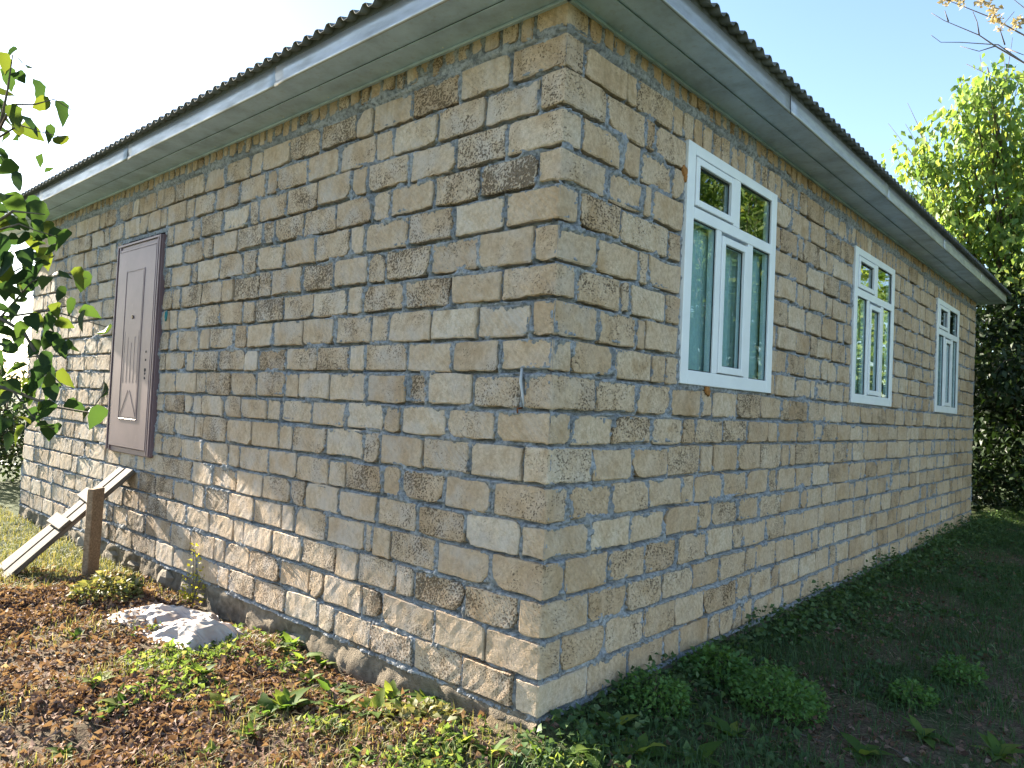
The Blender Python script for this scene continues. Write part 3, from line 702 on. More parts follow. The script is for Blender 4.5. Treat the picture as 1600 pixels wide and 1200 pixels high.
# windows ----------------------------------------------------------------------
mw = dict()
def wbox(mb, u0, u1, z0, z1, b0, b1, bev=.004): mb.box((b0, u0, z0), (b1, u1, z1), bev)
def make_window(first, u0):
    zb, zt = WZ; w_ = 1.487
    F0, F1 = -.05, .022
    if first is not None:
        def cp(o, par):
            c = o.copy(); COL.objects.link(c); c.parent = par
            return c
        r = cp(first, house); r.location = (0, u0, 0)
        for ch in [c for c in first.children]: cp(ch, r)
        return r
    mb = MB()
    wbox(mb, 0, .10, zb, zt, F0, F1); wbox(mb, w_-.10, w_, zb, zt, F0, F1)
    wbox(mb, .10, w_-.10, zb, zb+.095, F0, F1-.001); wbox(mb, .10, w_-.10, zt-.075, zt, F0, F1-.001)
    wbox(mb, .10, w_-.10, 2.915, 2.995, F0, F1-.001)
    wbox(mb, .70, .805, 2.995, zt-.075, F0, F1-.002); wbox(mb, .45, .52, zb+.095, 2.915, F0, F1-.002); wbox(mb, .965, 1.055, zb+.095, 2.915, F0, F1-.002)
    win = link('window', mb.mesh('window'), MAT['pvc'], house, (0, u0, 0))
    def sash(a, b, z0, z1, wd, n):
        m2 = MB(); q0, q1 = -.03, .030
        wbox(m2, a, a+wd, z0, z1, q0, q1); wbox(m2, b-wd, b, z0, z1, q0, q1); wbox(m2, a+wd, b-wd, z0, z0+wd, q0, q1-.001); wbox(m2, a+wd, b-wd, z1-wd, z1, q0, q1-.001)
        s_ = link('sash', m2.mesh('sash'), MAT['pvc'], win)
        return s_
    sash(.106, .688, 3.004, 3.332, .048, 0); sash(.524, .952, zb+.102, 2.886, .052, 1)
    def pane(a, b, z0, z1):
        m2 = MB(); m2.box((-.004, a, z0), (.0, b, z1)); link('pane', m2.mesh('pane'), MAT['glass'], win)
        m3 = MB(); g = .007
        for (c, d, e, f) in ((a, a+g, z0, z1), (b-g, b, z0, z1), (a+g, b-g, z0, z0+g), (a+g, b-g, z1-g, z1)): m3.box((.0008, c, e), (.006, d, f))
        link('gasket', m3.mesh('gasket'), MAT['gasket'], win)
    pane(.154, .640, 3.052, 3.284); pane(.805, w_-.10, 2.995, zt-.075)
    pane(.10, .45, zb+.095, 2.915); pane(.576, .900, zb+.154, 2.834); pane(1.055, w_-.10, zb+.095, 2.915)
    return win
for (u, z, r_) in ((1.285, 3.20, .03), (1.30, 3.16, .022), (1.72, 1.785, .03), (1.75, 1.765, .02), (6.37, 2.3, .02)):
    V = []; F = []
    for a in range(6):
        for b in range(7):
            th = math.pi*a/5; ph = 2*math.pi*b/7; k = r_*(1+rnd.uniform(-.3, .3)); V.append((k*.6*math.sin(th)*math.cos(ph), k*math.sin(th)*math.sin(ph), k*1.2*math.cos(th)))
    for a in range(5):
        for b in range(7): F.append([a*7+b, a*7+(b+1) % 7, (a+1)*7+(b+1) % 7, (a+1)*7+b])
    mb = MB(); mb.add(V, F); link('mounting_foam', mb.mesh('mounting_foam', True), MAT['foam'], house, (.004, u, z))
win0 = make_window(None, WINS[0][0]); make_window(win0, WINS[1][0]); make_window(win0, WINS[2][0])
def curtain(u0, a, b, label, seed):
    us = np.linspace(a, b, 200); zs = np.linspace(WZ[0]+.0, 2.96, 6); U, Z = np.meshgrid(us, zs, indexing='ij')
    X = -.075+.0025*np.sin(U*52+seed)+.002*np.sin(U*117+seed*2)
    V = np.stack([X, U+u0, Z], -1).reshape(-1, 3); ids = np.arange(U.size).reshape(U.shape)
    F = np.stack([ids[:-1, :-1], ids[1:, :-1], ids[1:, 1:], ids[:-1, 1:]], -1).reshape(-1, 4)
    o = link('curtain', mesh_np('curtain', V, F, True), MAT['curtain']); md = o.modifiers.new('solid', 'SOLIDIFY'); md.thickness = .002
    tag(o, label, 'curtain', 'curtains behind the windows')
for (a, b), lb, sd in zip(WINS, ('window nearest the house corner', 'middle window of the three', 'farthest window of the three'), (1, 2.3, 4.1)):
    curtain(a, .06, 1.43, 'grey-green net curtain behind the '+lb, sd)

for i, (u, z, r_) in enumerate(((5.9, -.12, .13), (5.55, -.15, .10), (5.15, -.16, .12), (4.6, -.12, .11), (4.2, -.16, .13), (3.8, -.13, .10), (2.2, -.16, .12), (1.3, -.15, .10), (6.6, -.14, .12), (7.2, -.12, .11))):
    V = []; F = []; nu, nv = 7, 5; r_ *= rnd.uniform(.6, 1.1)
    sx, sy, sz = r_*rnd.uniform(.9, 1.9), r_*rnd.uniform(.5, .7), r_*rnd.uniform(.6, 1.0)
    for a in range(nv+1):
        for b in range(nu):
            th = math.pi*a/nv; ph = 2*math.pi*b/nu; k = 1+rnd.uniform(-.24, .2)
            V.append((k*sx*math.sin(th)*math.cos(ph), k*sy*math.sin(th)*math.sin(ph), k*sz*math.cos(th)))
    for a in range(nv):
        for b in range(nu): F.append([a*nu+b, a*nu+(b+1) % nu, (a+1)*nu+(b+1) % nu, (a+1)*nu+b])
    mbx = MB(); mbx.add(V, F); link('footing_stone', mbx.mesh('footing_stone'), MAT['rubble'], house, (-u+rnd.uniform(-.15, .15), .045+rnd.uniform(-.05, .02), z+rnd.uniform(-.05, .02)))

# ------------------------------------------------------------------ foliage helpers
def unit(v): return v/np.maximum(np.linalg.norm(v, axis=-1, keepdims=True), 1e-9)
def leaves(C, size, axis_, nrm, width=.32, fold=.12, droop=.15):
    """leaf blades (4 triangles each) at C with axis/normal arrays"""
    N = len(C); a = unit(axis_); n = unit(nrm-(nrm*a).sum(-1, keepdims=True)*a); s = np.cross(a, n)
    size = np.broadcast_to(np.asarray(size, float), (N,))[:, None]; w_ = np.broadcast_to(np.asarray(width, float), (N,))[:, None]
    B = C; L = C+size*(a*.42+s*w_+n*fold); R = C+size*(a*.42-s*w_+n*fold); M = C+size*(a*.48); T = C+size*(a-n*droop)
    V = np.stack([B, L, R, M, T], 1).reshape(-1, 3); b = (np.arange(N)*5)[:, None]
    F = np.concatenate([b+np.array([[0, 2, 3]]), b+np.array([[0, 3, 1]]), b+np.array([[3, 2, 4]]), b+np.array([[1, 3, 4]])], 0)
    return V, F
def leaf_obj(name, V, F, vals, mat, parent=None):
    me = mesh_np(name, V, F); k = len(V)//len(vals)
    a = me.attributes.new('leafv', 'FLOAT', 'POINT'); a.data.foreach_set('value', np.repeat(np.asarray(vals, np.float32), k))
    return link(name, me, mat, parent)
def rdir(N, up=0.0):
    v = RNG.normal(size=(N, 3)); v[:, 2] += up; return unit(v)
def crown(name, lobes, per, size, mat, parent, axis_down=.6, width=.28, clus=.22, hollow=.45, per_cl=9):
    Cs = []; vals = []
    for (c, r) in lobes:
        c = np.array(c); n = max(6, int(per*r**2.3)); ncl = max(5, n//per_cl)
        d = rdir(ncl); rad = r*(hollow+(1-hollow)*RNG.random(ncl)**.6)
        rad *= .75+.5*fbm(d[:, 0]*2.3+c[0], d[:, 1]*2.3+d[:, 2]*1.7, 5, 2)
        cc = c+d*rad[:, None]*np.array([1, 1, .92])
        i = RNG.integers(0, ncl, n); Cs.append(cc[i]+RNG.normal(size=(n, 3))*clus*np.array([1, 1, .8])); vals.append(np.clip(RNG.normal(.45, .22, n)+(RNG.random(ncl)[i]-.5)*.5, 0, 1))
    Cs = np.concatenate(Cs); vals = np.concatenate(vals); N = len(Cs)
    ax = rdir(N); ax[:, 2] -= axis_down; nr = rdir(N, 1.2)
    V, F = leaves(Cs, size*RNG.uniform(.6, 1.15, N), ax, nr, width, .08, .15)
    return leaf_obj(name, V, F, vals, mat, parent)
def limbs(mb, base, tips, r0):
    """tapered trunk with limbs that bend out to each crown lobe"""
    base = Vector(base); top = sum((Vector(t) for t in tips), Vector())/len(tips)
    zt = min(t[2] for t in tips); mid = base.lerp(top, .35); mid.z = max(base.z+.6, min(mid.z, zt))
    pts = [base+Vector((0, 0, -.15)), base.lerp(mid, .3)+Vector((.05, .03, 0)), base.lerp(mid, .65)+Vector((-.04, .04, 0)), mid, mid.lerp(top, .6), top]
    mb.tube(pts, [r0*1.25, r0, r0*.85, r0*.75, r0*.42, r0*.12], 8)
    for t in tips:
        t = Vector(t); st = mid.lerp(top, rnd.uniform(0, .4)); d = t-st
        mb.tube([st, st+d*.35+Vector((rnd.uniform(-.1, .1), rnd.uniform(-.1, .1), -.05)), st+d*.7+Vector((rnd.uniform(-.1, .1), rnd.uniform(-.1, .1), .08)), t], [r0*.4, r0*.28, r0*.16, .012], 6)
        for _ in range(4):
            e = t+Vector(rdir(1)[0])*.6; s2 = st+d*rnd.uniform(.6, .95); mb.tube([s2, s2.lerp(e, .5)+Vector((0, 0, .06)), e], [r0*.1, r0*.06, .004], 4)
def tree(name, label, cat, base, lobes, per, size, mat, bark, r0, group=None, **kw):
    root = empty(name, base); tag(root, label, cat, group)
    B = np.array(base)
    mb = MB(); limbs(mb, (0, 0, 0), [tuple(np.array(c)-B) for c, r in lobes], r0); link('trunk', mb.mesh('trunk', True), bark, root)
    crown('crown', [(np.array(c)-B, r) for c, r in lobes], per, size, mat, root, **kw)
    return root
def L_(lst, t): return [(tuple(at(x, y, t+dt)), r) for x, y, r, dt in lst]
gzf = lambda x, y: float(gz(np.array(x), np.array(y)))
# trees at the right --------------------------------------------------------------
tree('leafy_tree', 'tall sunlit yellow-green tree rising behind the far end of the house', 'tree', (.9, 16.5, gzf(.9, 16.5)),
     L_([(1545, 165, .75, 0), (1500, 235, .85, .3), (1447, 262, .55, 0), (1562, 300, 1.35, .8), (1478, 335, .95, .2), (1610, 210, 1.2, .8), (1585, 395, 1.2, .3), (1505, 400, .7, .4), (1660, 320, 1.6, 1), (1440, 330, .45, .2), (1546, 125, .32, 0), (1543, 105, .18, 0), (1436, 205, .22, .1), (1425, 240, .28, .1), (1520, 160, .3, 0)], 17.0), 820, .19, MAT['crown'], MAT['bark'], .13, clus=.17, axis_down=1.3, width=.27, hollow=.25, per_cl=20)
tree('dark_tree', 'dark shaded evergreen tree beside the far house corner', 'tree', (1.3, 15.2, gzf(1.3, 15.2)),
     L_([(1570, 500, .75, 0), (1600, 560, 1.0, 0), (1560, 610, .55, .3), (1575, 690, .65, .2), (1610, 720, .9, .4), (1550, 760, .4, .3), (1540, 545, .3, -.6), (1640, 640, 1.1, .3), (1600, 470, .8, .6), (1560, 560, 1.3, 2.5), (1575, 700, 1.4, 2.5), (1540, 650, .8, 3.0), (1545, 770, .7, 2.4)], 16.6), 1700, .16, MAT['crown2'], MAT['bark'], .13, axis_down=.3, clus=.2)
br = empty('hanging_branch', (1.0, 12.6, 2.6)); tag(br, 'dark leafy branch hanging across the far right edge of the wall', 'branch')
mb = MB(); p_ = [Vector((0, 0, 0)), Vector((-.3, -.3, .25)), Vector((-.62, -.7, .18)), Vector((-.75, -1.0, -.1))]; mb.tube(p_, [.025, .018, .012, .004], 6); link('stem', mb.mesh('stem', True), MAT['bark'], br)
crown('foliage', [((-.35, -.4, .2), .3), ((-.68, -.8, .1), .3), ((-.55, -.8, -.35), .26), ((-.1, .1, .1), .35)], 2600, .15, MAT['crown2'], br, clus=.1)
# bare tree overhanging from the right
bt = empty('bare_tree', (2.75, 11.2, gzf(2.75, 11.2))); tag(bt, 'almost bare grey tree whose thin twigs reach in at the top right', 'tree')
B0 = Vector(bt.location); mb = MB()
def P_(x, y, t): return at(x, y, t)-B0
hub = P_(1760, 190, 14.2)
mb.tube([Vector((0, 0, -.2)), Vector((.0, .1, 2)), Vector((.1, .1, 5)), hub], [.13, .11, .08, .05], 8)
tw = [[(1760, 190, 14.2), (1680, 150, 14), (1600, 98, 13.8), (1555, 72, 13.6), (1530, 55, 13.5), (1475, 32, 13.3), (1455, 20, 13.3)],
      [(1600, 98, 13.8), (1560, 70, 13.8), (1500, 66, 13.6), (1470, 66, 13.6), (1455, 55, 13.5)], [(1760, 190, 14.2), (1650, 100, 14.4), (1600, 55, 14.3), (1550, 28, 14.2), (1500, 8, 14), (1470, -4, 14)],
      [(1650, 100, 14.4), (1610, 20, 14.4), (1585, 0, 14.3), (1560, -30, 14.3)], [(1530, 55, 13.5), (1527, 35, 13.5), (1520, 18, 13.4)], [(1570, 70, 13.8), (1562, 45, 13.7), (1585, 18, 13.7)],
      [(1760, 190, 14.2), (1640, 115, 13.5), (1590, 122, 13.4), (1555, 122, 13.4), (1510, 100, 13.3)], [(1555, 72, 13.6), (1530, 80, 13.6), (1500, 72, 13.6)], [(1482, 34, 13.3), (1476, 16, 13.3)], [(1570, 75, 13.8), (1600, 86, 13.6)]]
for q in tw:
    n = len(q); r0 = .02 if n > 5 else .011
    mb.tube([P_(*c) for c in q], [max(.0045, r0*(1-.9*i/(n-1))) for i in range(n)], 5)
link('trunk', mb.mesh('trunk', True), MAT['bark2'], bt)
Cs = []
for (x, y, n) in ((1478, 2, 22), (1500, 5, 18), (1530, 2, 20), (1548, 12, 20), (1556, 28, 30), (1562, 40, 18), (1590, 36, 24), (1582, 46, 10), (1600, 30, 20), (1545, 4, 14)):
    for _ in range(n): Cs.append(P_(x+rnd.gauss(0, 5), y+rnd.gauss(0, 4), 14.1+rnd.uniform(-.2, .2)))
Cs = np.array(Cs); V, F = leaves(Cs, RNG.uniform(.04, .09, len(Cs)), rdir(len(Cs)), rdir(len(Cs)), .4, .25, .4)
leaf_obj('dry_leaves', V, F, RNG.random(len(Cs)), MAT['dryleaf'], bt)
# trees out to the right of the path: lit crowns that the panes mirror
for i, (x, y, h, r, lb) in enumerate(((4.4, 18.0, 7.6, 2.0, 'tree right of the path, nearest the far house end'), (6.9, 15.6, 9.4, 2.2, 'tree right of the path, mirrored in the nearest window'), (8.6, 21.0, 11.5, 2.6, 'tallest tree right of the path, far behind'), (11.5, 18.5, 7.2, 2.5, 'tree farthest out to the right of the path'), (10.5, 9.5, 6.0, 2.2, 'tree right of the path level with the middle window'))):
    lo = [((x+rnd.uniform(-.7, .7)*r, y+rnd.uniform(-.7, .7)*r, h*rnd.uniform(.2, 1.0)), r*rnd.uniform(.42, .7)) for _ in range(13)]
    tree('orchard_tree', 'green leafy '+lb, 'tree', (x, y, gzf(x, y)), lo, 420, .26, MAT['crown'], MAT['bark'], .08, 'trees right of the path', clus=.32)
tree('dark_tree', 'unseen dark tree added behind the far end wall to shade the far right', 'tree', (-3.0, 14.8, gzf(-3, 14.8)), [((-3+rnd.uniform(-1.6, 1.6), 14.8+rnd.uniform(-1.8, 3.6), rnd.uniform(.6, 4.6)), rnd.uniform(.8, 1.2)) for _ in range(20)], 800, .16, MAT['crown2'], MAT['bark'], .12, axis_down=.3, clus=.2)  # out of the camera's sight, added only to cast shade on the right
# low hedge behind the left end of the house
for (x, y, h, lb) in ((-13.4, .5, 1.75, 'dark leafy bush at the left edge, beyond the house end'), (-16.5, 3.2, 1.8, 'dark leafy bush farther back behind the left house end')):
    lo = [((x+rnd.uniform(-.5, .5), y+rnd.uniform(-.8, .8), rnd.uniform(.25, h-.3)), rnd.uniform(.5, .75)) for _ in range(9)]
    tree('hedge_bush', lb, 'bush', (x, y, gzf(x, y)), lo, 900, .12, MAT['crown2'], MAT['bark'], .06, 'bushes left of the house', axis_down=.1, clus=.15)

# ------------------------------------------------------------------ hazel in the left foreground
def blade_mesh(name, L, W, fold, droop, wob, seed, n=6):
    r = random.Random(seed); V = []; F = []
    for i in range(n+1):
        t = i/n; ww = W*(math.sin(math.pi*min(1, t*1.02)**.72)**.8)*(1+r.uniform(-wob, wob)) if 0 < i < n else 0.0
        y = L*t; z = -droop*L*t*t
        if i in (0, n): V.append((0, y, z))
        else: V += [(-ww, y-.06*L*(1-t), z+fold*ww+r.uniform(-.03, .03)*L*wob*3), (0, y, z), (ww*(1+r.uniform(-wob, wob)), y-.06*L*(1-t), z+fold*ww)]
    F += [[0, 2, 1], [0, 3, 2]]
    for i in range(n-2):
        a = 1+i*3; b = a+3; F += [[a, a+1, b+1, b], [a+1, a+2, b+2, b+1]]
    a = 1+(n-2)*3; F += [[a, a+1, len(V)-1], [a+1, a+2, len(V)-1]]
    return mesh_np(name, V, F, True)
HM = [blade_mesh('hazel_leaf', 1, .36, .30, .2+.12*i, .10, i, 9) for i in range(5)]
for m in HM: m.materials.append(MAT['hazel'])
hz = empty('hazel_bush', (-1.75, -3.05, gzf(-1.75, -3.05))); tag(hz, 'hazel branches with broad backlit leaves reaching in from the left edge', 'shrub')
H0 = Vector(hz.location); mb = MB()
Q = lambda x, y, t: at(x, y, t)-H0
hub2 = Q(-230, 560, 3.9)
mb.tube([Vector((0, 0, -.1)), Vector((.03, .03, .6)), hub2], [.035, .03, .022], 7)
hb = [[(-230, 560, 3.9), (-120, 420, 3.7), (-40, 300, 3.5), (0, 200, 3.4), (12, 140, 3.35), (20, 85, 3.3)], [(0, 200, 3.4), (20, 163, 3.3), (55, 163, 3.25), (85, 155, 3.2), (112, 172, 3.2)],
      [(-10, 220, 3.4), (30, 195, 3.4), (60, 205, 3.35), (100, 215, 3.3)], [(-40, 300, 3.5), (-5, 235, 3.45), (10, 260, 3.45), (32, 290, 3.4)],
      [(-120, 420, 3.7), (-40, 370, 3.5), (20, 330, 3.4), (70, 335, 3.35)], [(-40, 370, 3.5), (30, 350, 3.4), (55, 360, 3.4), (95, 372, 3.35)],
      [(-230, 560, 3.9), (-60, 470, 3.7), (0, 497, 3.6), (38, 520, 3.55), (55, 550, 3.5), (75, 580, 3.5), (98, 603, 3.45)], [(0, 497, 3.6), (50, 440, 3.6), (95, 425, 3.55), (135, 435, 3.5)],
      [(-60, 470, 3.7), (30, 420, 3.6), (80, 400, 3.55)], [(10, 495, 3.6), (80, 485, 3.55), (130, 500, 3.5), (170, 512, 3.45)], [(-230, 560, 3.9), (-60, 590, 3.7), (20, 610, 3.6), (80, 635, 3.55), (140, 645, 3.5), (165, 610, 3.5)], [(20, 610, 3.6), (50, 650, 3.55), (85, 672, 3.5)]]
for q in hb:
    n = len(q); r0 = .012 if q[0][0] < -100 else .005
    mb.tube([Q(*c) for c in q], [max(.0016, r0*(1-.85*i/(n-1))) for i in range(n)], 5)
link('branch', mb.mesh('branch', True), MAT['bark'], hz)
lp = [(rnd.uniform(0, 95), rnd.uniform(345, 600)) for _ in range(30)]+[(15,80),(8,95),(40,100),(12,120),(30,118),(10,145),(65,140),(62,162),(100,172),(25,180),(10,190),(45,185),(30,200),(5,215),(75,210),(95,215),(50,205),(5,240),(12,262),(28,285),(5,300),(2,165),(2,110),
 (25,320),(60,335),(40,350),(20,375),(55,370),(85,370),(15,400),(40,400),(75,395),(60,420),(30,430),(10,430),(90,425),(120,430),(130,440),(70,435),(15,455),(40,450),(95,460),(110,480),(85,480),(138,485),(20,485),(50,500),(75,500),(100,505),(128,500),(160,512),(35,510),(10,515),(85,530),(55,545),(100,540),(118,545),(15,545),(45,555),(25,575),(60,590),(20,600),(40,590),(98,590),(65,575),
 (40,605),(80,610),(115,632),(135,642),(150,650),(165,607),(60,640),(62,662),(86,672),(20,650),(30,630),(70,640),(15,690),(5,625),(5,660),(5,580),(5,540),(3,480),(3,420),(2,380),(3,345)]
for (x, y) in list(lp)+[(max(-70, a+rnd.gauss(-14, 16)), b+rnd.gauss(0, 14)) for a, b in lp[30:] if a < 95 and b > 310]:
    far = (x, y) not in lp
    t = 3.45+rnd.uniform(-.18, .25)+(.25 if far else 0)
    o = bpy.data.objects.new('leaf', rnd.choice(HM)); COL.objects.link(o); o.parent = hz
    s_ = rnd.uniform(.06, .098)*(1.4 if (x, y) in ((25, 320), (60, 335)) else 1)
    d = Vector((rnd.gauss(0, 1), rnd.gauss(0, 1), rnd.gauss(-.7, .6))).normalized(); nrm = Vector((rnd.gauss(-.45, .5), rnd.gauss(0, .5), rnd.gauss(.9, .4))).normalized()
    xx = d.cross(nrm).normalized(); nn = xx.cross(d)
    M = Matrix((xx, d, nn)).transposed().to_4x4(); c = Q(x, y, t)-d*s_*.5
    o.matrix_local = Matrix.Translation(c) @ M @ Matrix.Scale(s_, 4)

crown('foliage', [(tuple(Vector(c)-H0), r) for c, r in (((-2.9, -2.6, 2.0), .5), ((-2.2, -2.75, 1.75), .45), ((-3.0, -2.3, 3.0), .5))], 800, .10, MAT['hazel'], hz, clus=.14, width=.36)  # off-frame foliage added towards the sun to dapple leaves and ground with shade
# ------------------------------------------------------------------ ramp, post, sheet
T = Vector((-5.44, -.012, .795)); Bm = Vector((-5.50, -1.02, gzf(-5.5, -1.02)+.01)); dr = (T-Bm).normalized(); Ln = (T-Bm).length
wx = Vector((dr.y, -dr.x, 0)).normalized(); up_ = wx.cross(dr).normalized()
if up_.z < 0: up_ = -up_
ramp = empty('plank_ramp', Bm); tag(ramp, 'weathered two-plank ramp with nailed cleats leading up to the raised door', 'ramp')
def board(name, c, ax, ay, az, hx, hy, hz_, mat, par, lb=None):
    mb = MB(); mb.obox(Vector(), Vector((1, 0, 0)), Vector((0, 1, 0)), Vector((0, 0, 1)), hx, hy, hz_, .005)
    o = link(name, mb.mesh(name), mat, par); M = Matrix((ax, ay, az)).transposed().to_4x4()
    o.matrix_local = Matrix.Translation(c) @ M
    if lb: o['label'] = lb
    return o
board('plank', dr*(Ln*.5)+wx*.115, dr, -wx, -up_ if dr.cross(-wx).dot(up_) < 0 else up_, Ln*.5, .095, .022, MAT['plank'], ramp)
board('plank', dr*(Ln*.5+.02)-wx*.105, dr, -wx, -up_ if dr.cross(-wx).dot(up_) < 0 else up_, Ln*.5-.03, .085, .022, MAT['plank'], ramp)
sk = (dr+wx*.12).normalized(); wk = (wx-sk*wx.dot(sk)).normalized()
board('plank', dr*(Ln*.22)-wx*.30-up_*.03, sk, -wk, sk.cross(-wk), Ln*.24, .07, .02, MAT['plank2'], ramp)
for f in (.46, .70):
    q = (wx+dr*rnd.uniform(-.08, .08)).normalized(); e = (dr-q*dr.dot(q)).normalized(); n_ = q.cross(e)
    if n_.z < 0: n_ = -n_; e = -e
    board('cleat', dr*(Ln*f)+up_*.040-wx*.02, q, n_.cross(q), n_, .25, .06, .016, MAT['plank'], ramp)
pb = on_ground(140, 905, -.19); pz = gzf(pb[0], pb[1])
mb = MB(); mb.obox(Vector((0, 0, .38)), Vector((.8, .6, 0)), Vector((-.6, .8, 0)), Vector((0, 0, 1)), .03, .085, .47, .006)
post = link('wooden_post', mb.mesh('wooden_post'), MAT['plank2'], None, (pb[0], pb[1], pz)); post.rotation_euler = (0, .03, .0)
tag(post, 'short upright brown board post propping the plank ramp', 'post')
# crumpled sheet
nu, nv = 180, 130
U, Vv = np.meshgrid(np.linspace(0, 1, nu), np.linspace(0, 1, nv), indexing='ij')
wx_ = fbm(U*3, Vv*3, 401, 2)*.5; X = -3.75+1.32*U+.18*(fbm(U*4, Vv*4, 402, 3)-.5); Y = -.80+.62*Vv+.22*(fbm(U*4+7, Vv*4, 403, 3)-.5)
Y = Y+.10*U
def rdg(a, b, sd): return 1-np.abs(fbm(a, b, sd, 2)*2-1)
wq = fbm(U*2.2, Vv*2.2, 431, 2)*2.4
f1 = rdg(U*2.2+Vv*1.2+wq, Vv*6.5-U*2.5+wq, 432)**1.6; f2 = rdg(U*11-Vv*3+wq, Vv*3.5+U*2+wq, 433)**1.8; f3 = rdg(U*9+Vv*9+wq*2, Vv*20-U*6+wq*2, 434)**1.5
dome = 1-np.clip(np.hypot((U-.76)/.30, (Vv-.42)/.48), 0, 1)**2; dome2 = 1-np.clip(np.hypot((U-.36)/.34, (Vv-.62)/.32), 0, 1)**2
env = np.clip(np.minimum(np.minimum(U, 1-U)/.12, np.minimum(Vv, 1-Vv)/.14), 0, 1)**.6
lift = env*(.012+.115*dome**.8+.075*dome2**.8)
Zt_ = gz(X, Y)+.006+lift*(.55+.45*f1)+env*(.030*(f1-.4)*(.4+dome+dome2)+.024*(f2-.4)+.011*(f3-.4))
Zt_ = np.maximum(Zt_, gz(X, Y)+.004)
ids = np.arange(U.size).reshape(U.shape); F = np.stack([ids[:-1, :-1], ids[1:, :-1], ids[1:, 1:], ids[:-1, 1:]], -1).reshape(-1, 4)
tp = link('plastic_sheet', mesh_np('plastic_sheet', np.stack([X, Y, Zt_], -1).reshape(-1, 3), F, True), MAT['tarp'])
tag(tp, 'crumpled dirty white plastic sheet lying at the foot of the sunlit wall', 'sheet')
# small things fixed to the wall near the corner
cs = empty('plastic_strip', (-.20, -.004, 1.60)); tag(cs, 'torn clear plastic strip hanging from a rusty nail near the house corner', 'strip')
mb = MB(); mb.tube([(.0, -.008, .21), (.006, -.02, .14), (.03, -.026, .06), (.045, -.03, 0)], [.007, .009, .007, .002], 6); link('strip', mb.mesh('strip', True), MAT['plastic'], cs)
mb = MB(); mb.tube([(0, .01, .0), (0, -.03, -.005), (.004, -.032, -.03)], [.006, .006, .004], 6); link('nail', mb.mesh('nail', True), MAT['rust'], cs)
cp_ = at(272, 492, 8.0); uu = 4.72
mb = MB(); mb.tube([(0, -.01, .10), (.03, -.02, .06), (.02, -.025, 0), (-.01, -.02, .04), (.0, -.02, .09)], [.008]*5, 6)
cdn = link('cord_loop', mb.mesh('cord_loop', True), m_simple('teal_cord', (.03, .22, .24), .6), None, (-uu, -.004, 2.27)); tag(cdn, 'small loop of teal cord stuck in the joint right of the door', 'cord')

# ------------------------------------------------------------------ ground litter, grass, weeds
def in_view(P, m=30):
    d = P-CAM; z = d@FW; x = 800+FPX*(d@RT)/z; y = 600-FPX*(d@UP)/z
    return (z > .3) & (x > -m) & (x < 1600+m) & (y > 0) & (y < 1200+m*2)
def scatter(N, x0, x1, y0, y1, dens):
    X = RNG.uniform(x0, x1, N); Y = RNG.uniform(y0, y1, N)
    k = RNG.random(N) < dens(X, Y); X, Y = X[k], Y[k]; P = np.stack([X, Y, gz(X, Y)], -1)
    out = ((X > .02) | (Y < -.02))
    return P[in_view(P) & out]
brown = lambda x, y: np.clip((fbm(x*1.2+3, y*1.2, 21, 2)-.36)*5, .12, 1)*np.clip((-y-.12)/.35+np.clip((-x-3.2)*.0, 0, 1), .12, 1)*np.where(x < -5.0, .25, 1)
P = scatter(115000, -5.6, .1, -2.6, .0, brown)
N = len(P); P[:, 2] += RNG.uniform(.002, .035, N); sz = RNG.uniform(.022, .06, N)
V, F = leaves(P, sz, unit(np.stack([RNG.normal(size=N), RNG.normal(size=N), RNG.normal(0, .35, N)], -1)), rdir(N, 1.1), RNG.uniform(.22, .42, N), .22, .35)
tag(leaf_obj('leaf_litter', V, F, np.clip(RNG.normal(.42, .22, N), 0, 1), MAT['litter']), 'brown dry leaf litter covering the dug soil at lower left', 'leaf litter', kind='stuff')
P = scatter(26000, 0.02, 2.6, .0, 13, lambda x, y: .12+.3*(fbm(x*2, y*2, 25, 2) > .55))
N = len(P); P[:, 2] += RNG.uniform(.003, .02, N)
V, F = leaves(P, RNG.uniform(.02, .05, N), unit(np.stack([RNG.normal(size=N), RNG.normal(size=N), RNG.normal(0, .25, N)], -1)), rdir(N, 1.3), .35, .2, .3)
tag(leaf_obj('shade_litter', V, F, np.clip(RNG.normal(.35, .2, N), 0, 1), MAT['litter']), 'sparse dry leaves on the shaded ground at lower right', 'leaf litter', kind='stuff')
def blades(P, h, spread, bw):
    N = len(P); a = RNG.uniform(0, 2*math.pi, N); d = np.stack([np.cos(a), np.sin(a), np.zeros(N)], -1); s = np.stack([-np.sin(a), np.cos(a), np.zeros(N)], -1)
    h = h[:, None]; sp_ = RNG.uniform(.1, 1, N)[:, None]*spread; z = np.array([0, 0, 1.0])
    b0 = P-s*bw; b1 = P+s*bw; m0 = P+z*h*.6+d*h*sp_*.35-s*bw*.7; m1 = m0+s*bw*1.4; t = P+z*h*(1-.3*sp_)+d*h*sp_
    V = np.stack([b0, b1, m1, m0, t], 1).reshape(-1, 3); b = (np.arange(N)*5)[:, None]
    return V, np.concatenate([b+np.array([[0, 1, 2]]), b+np.array([[0, 2, 3]]), b+np.array([[3, 2, 4]])], 0)
gd = lambda x, y: np.clip(np.where(x < -4.6, .9, .0)+np.where(x < -8, 1, 0)+np.clip((fbm(x*2.1, y*2.1, 31, 2)-.50)*4, 0, .9)*np.where(x > -2.6, 1, .35)+.5*np.exp(-((x+.35)**2+(y+.75)**2)/.35), 0, 1)
P = np.concatenate([scatter(34000, -6.5, .5, -2.6, .0, gd), scatter(40000, -14, -6.5, -2, 2.5, lambda x, y: .9)])
N = len(P); V, F = blades(P, RNG.uniform(.03, .10, N), 1.2, .0028)
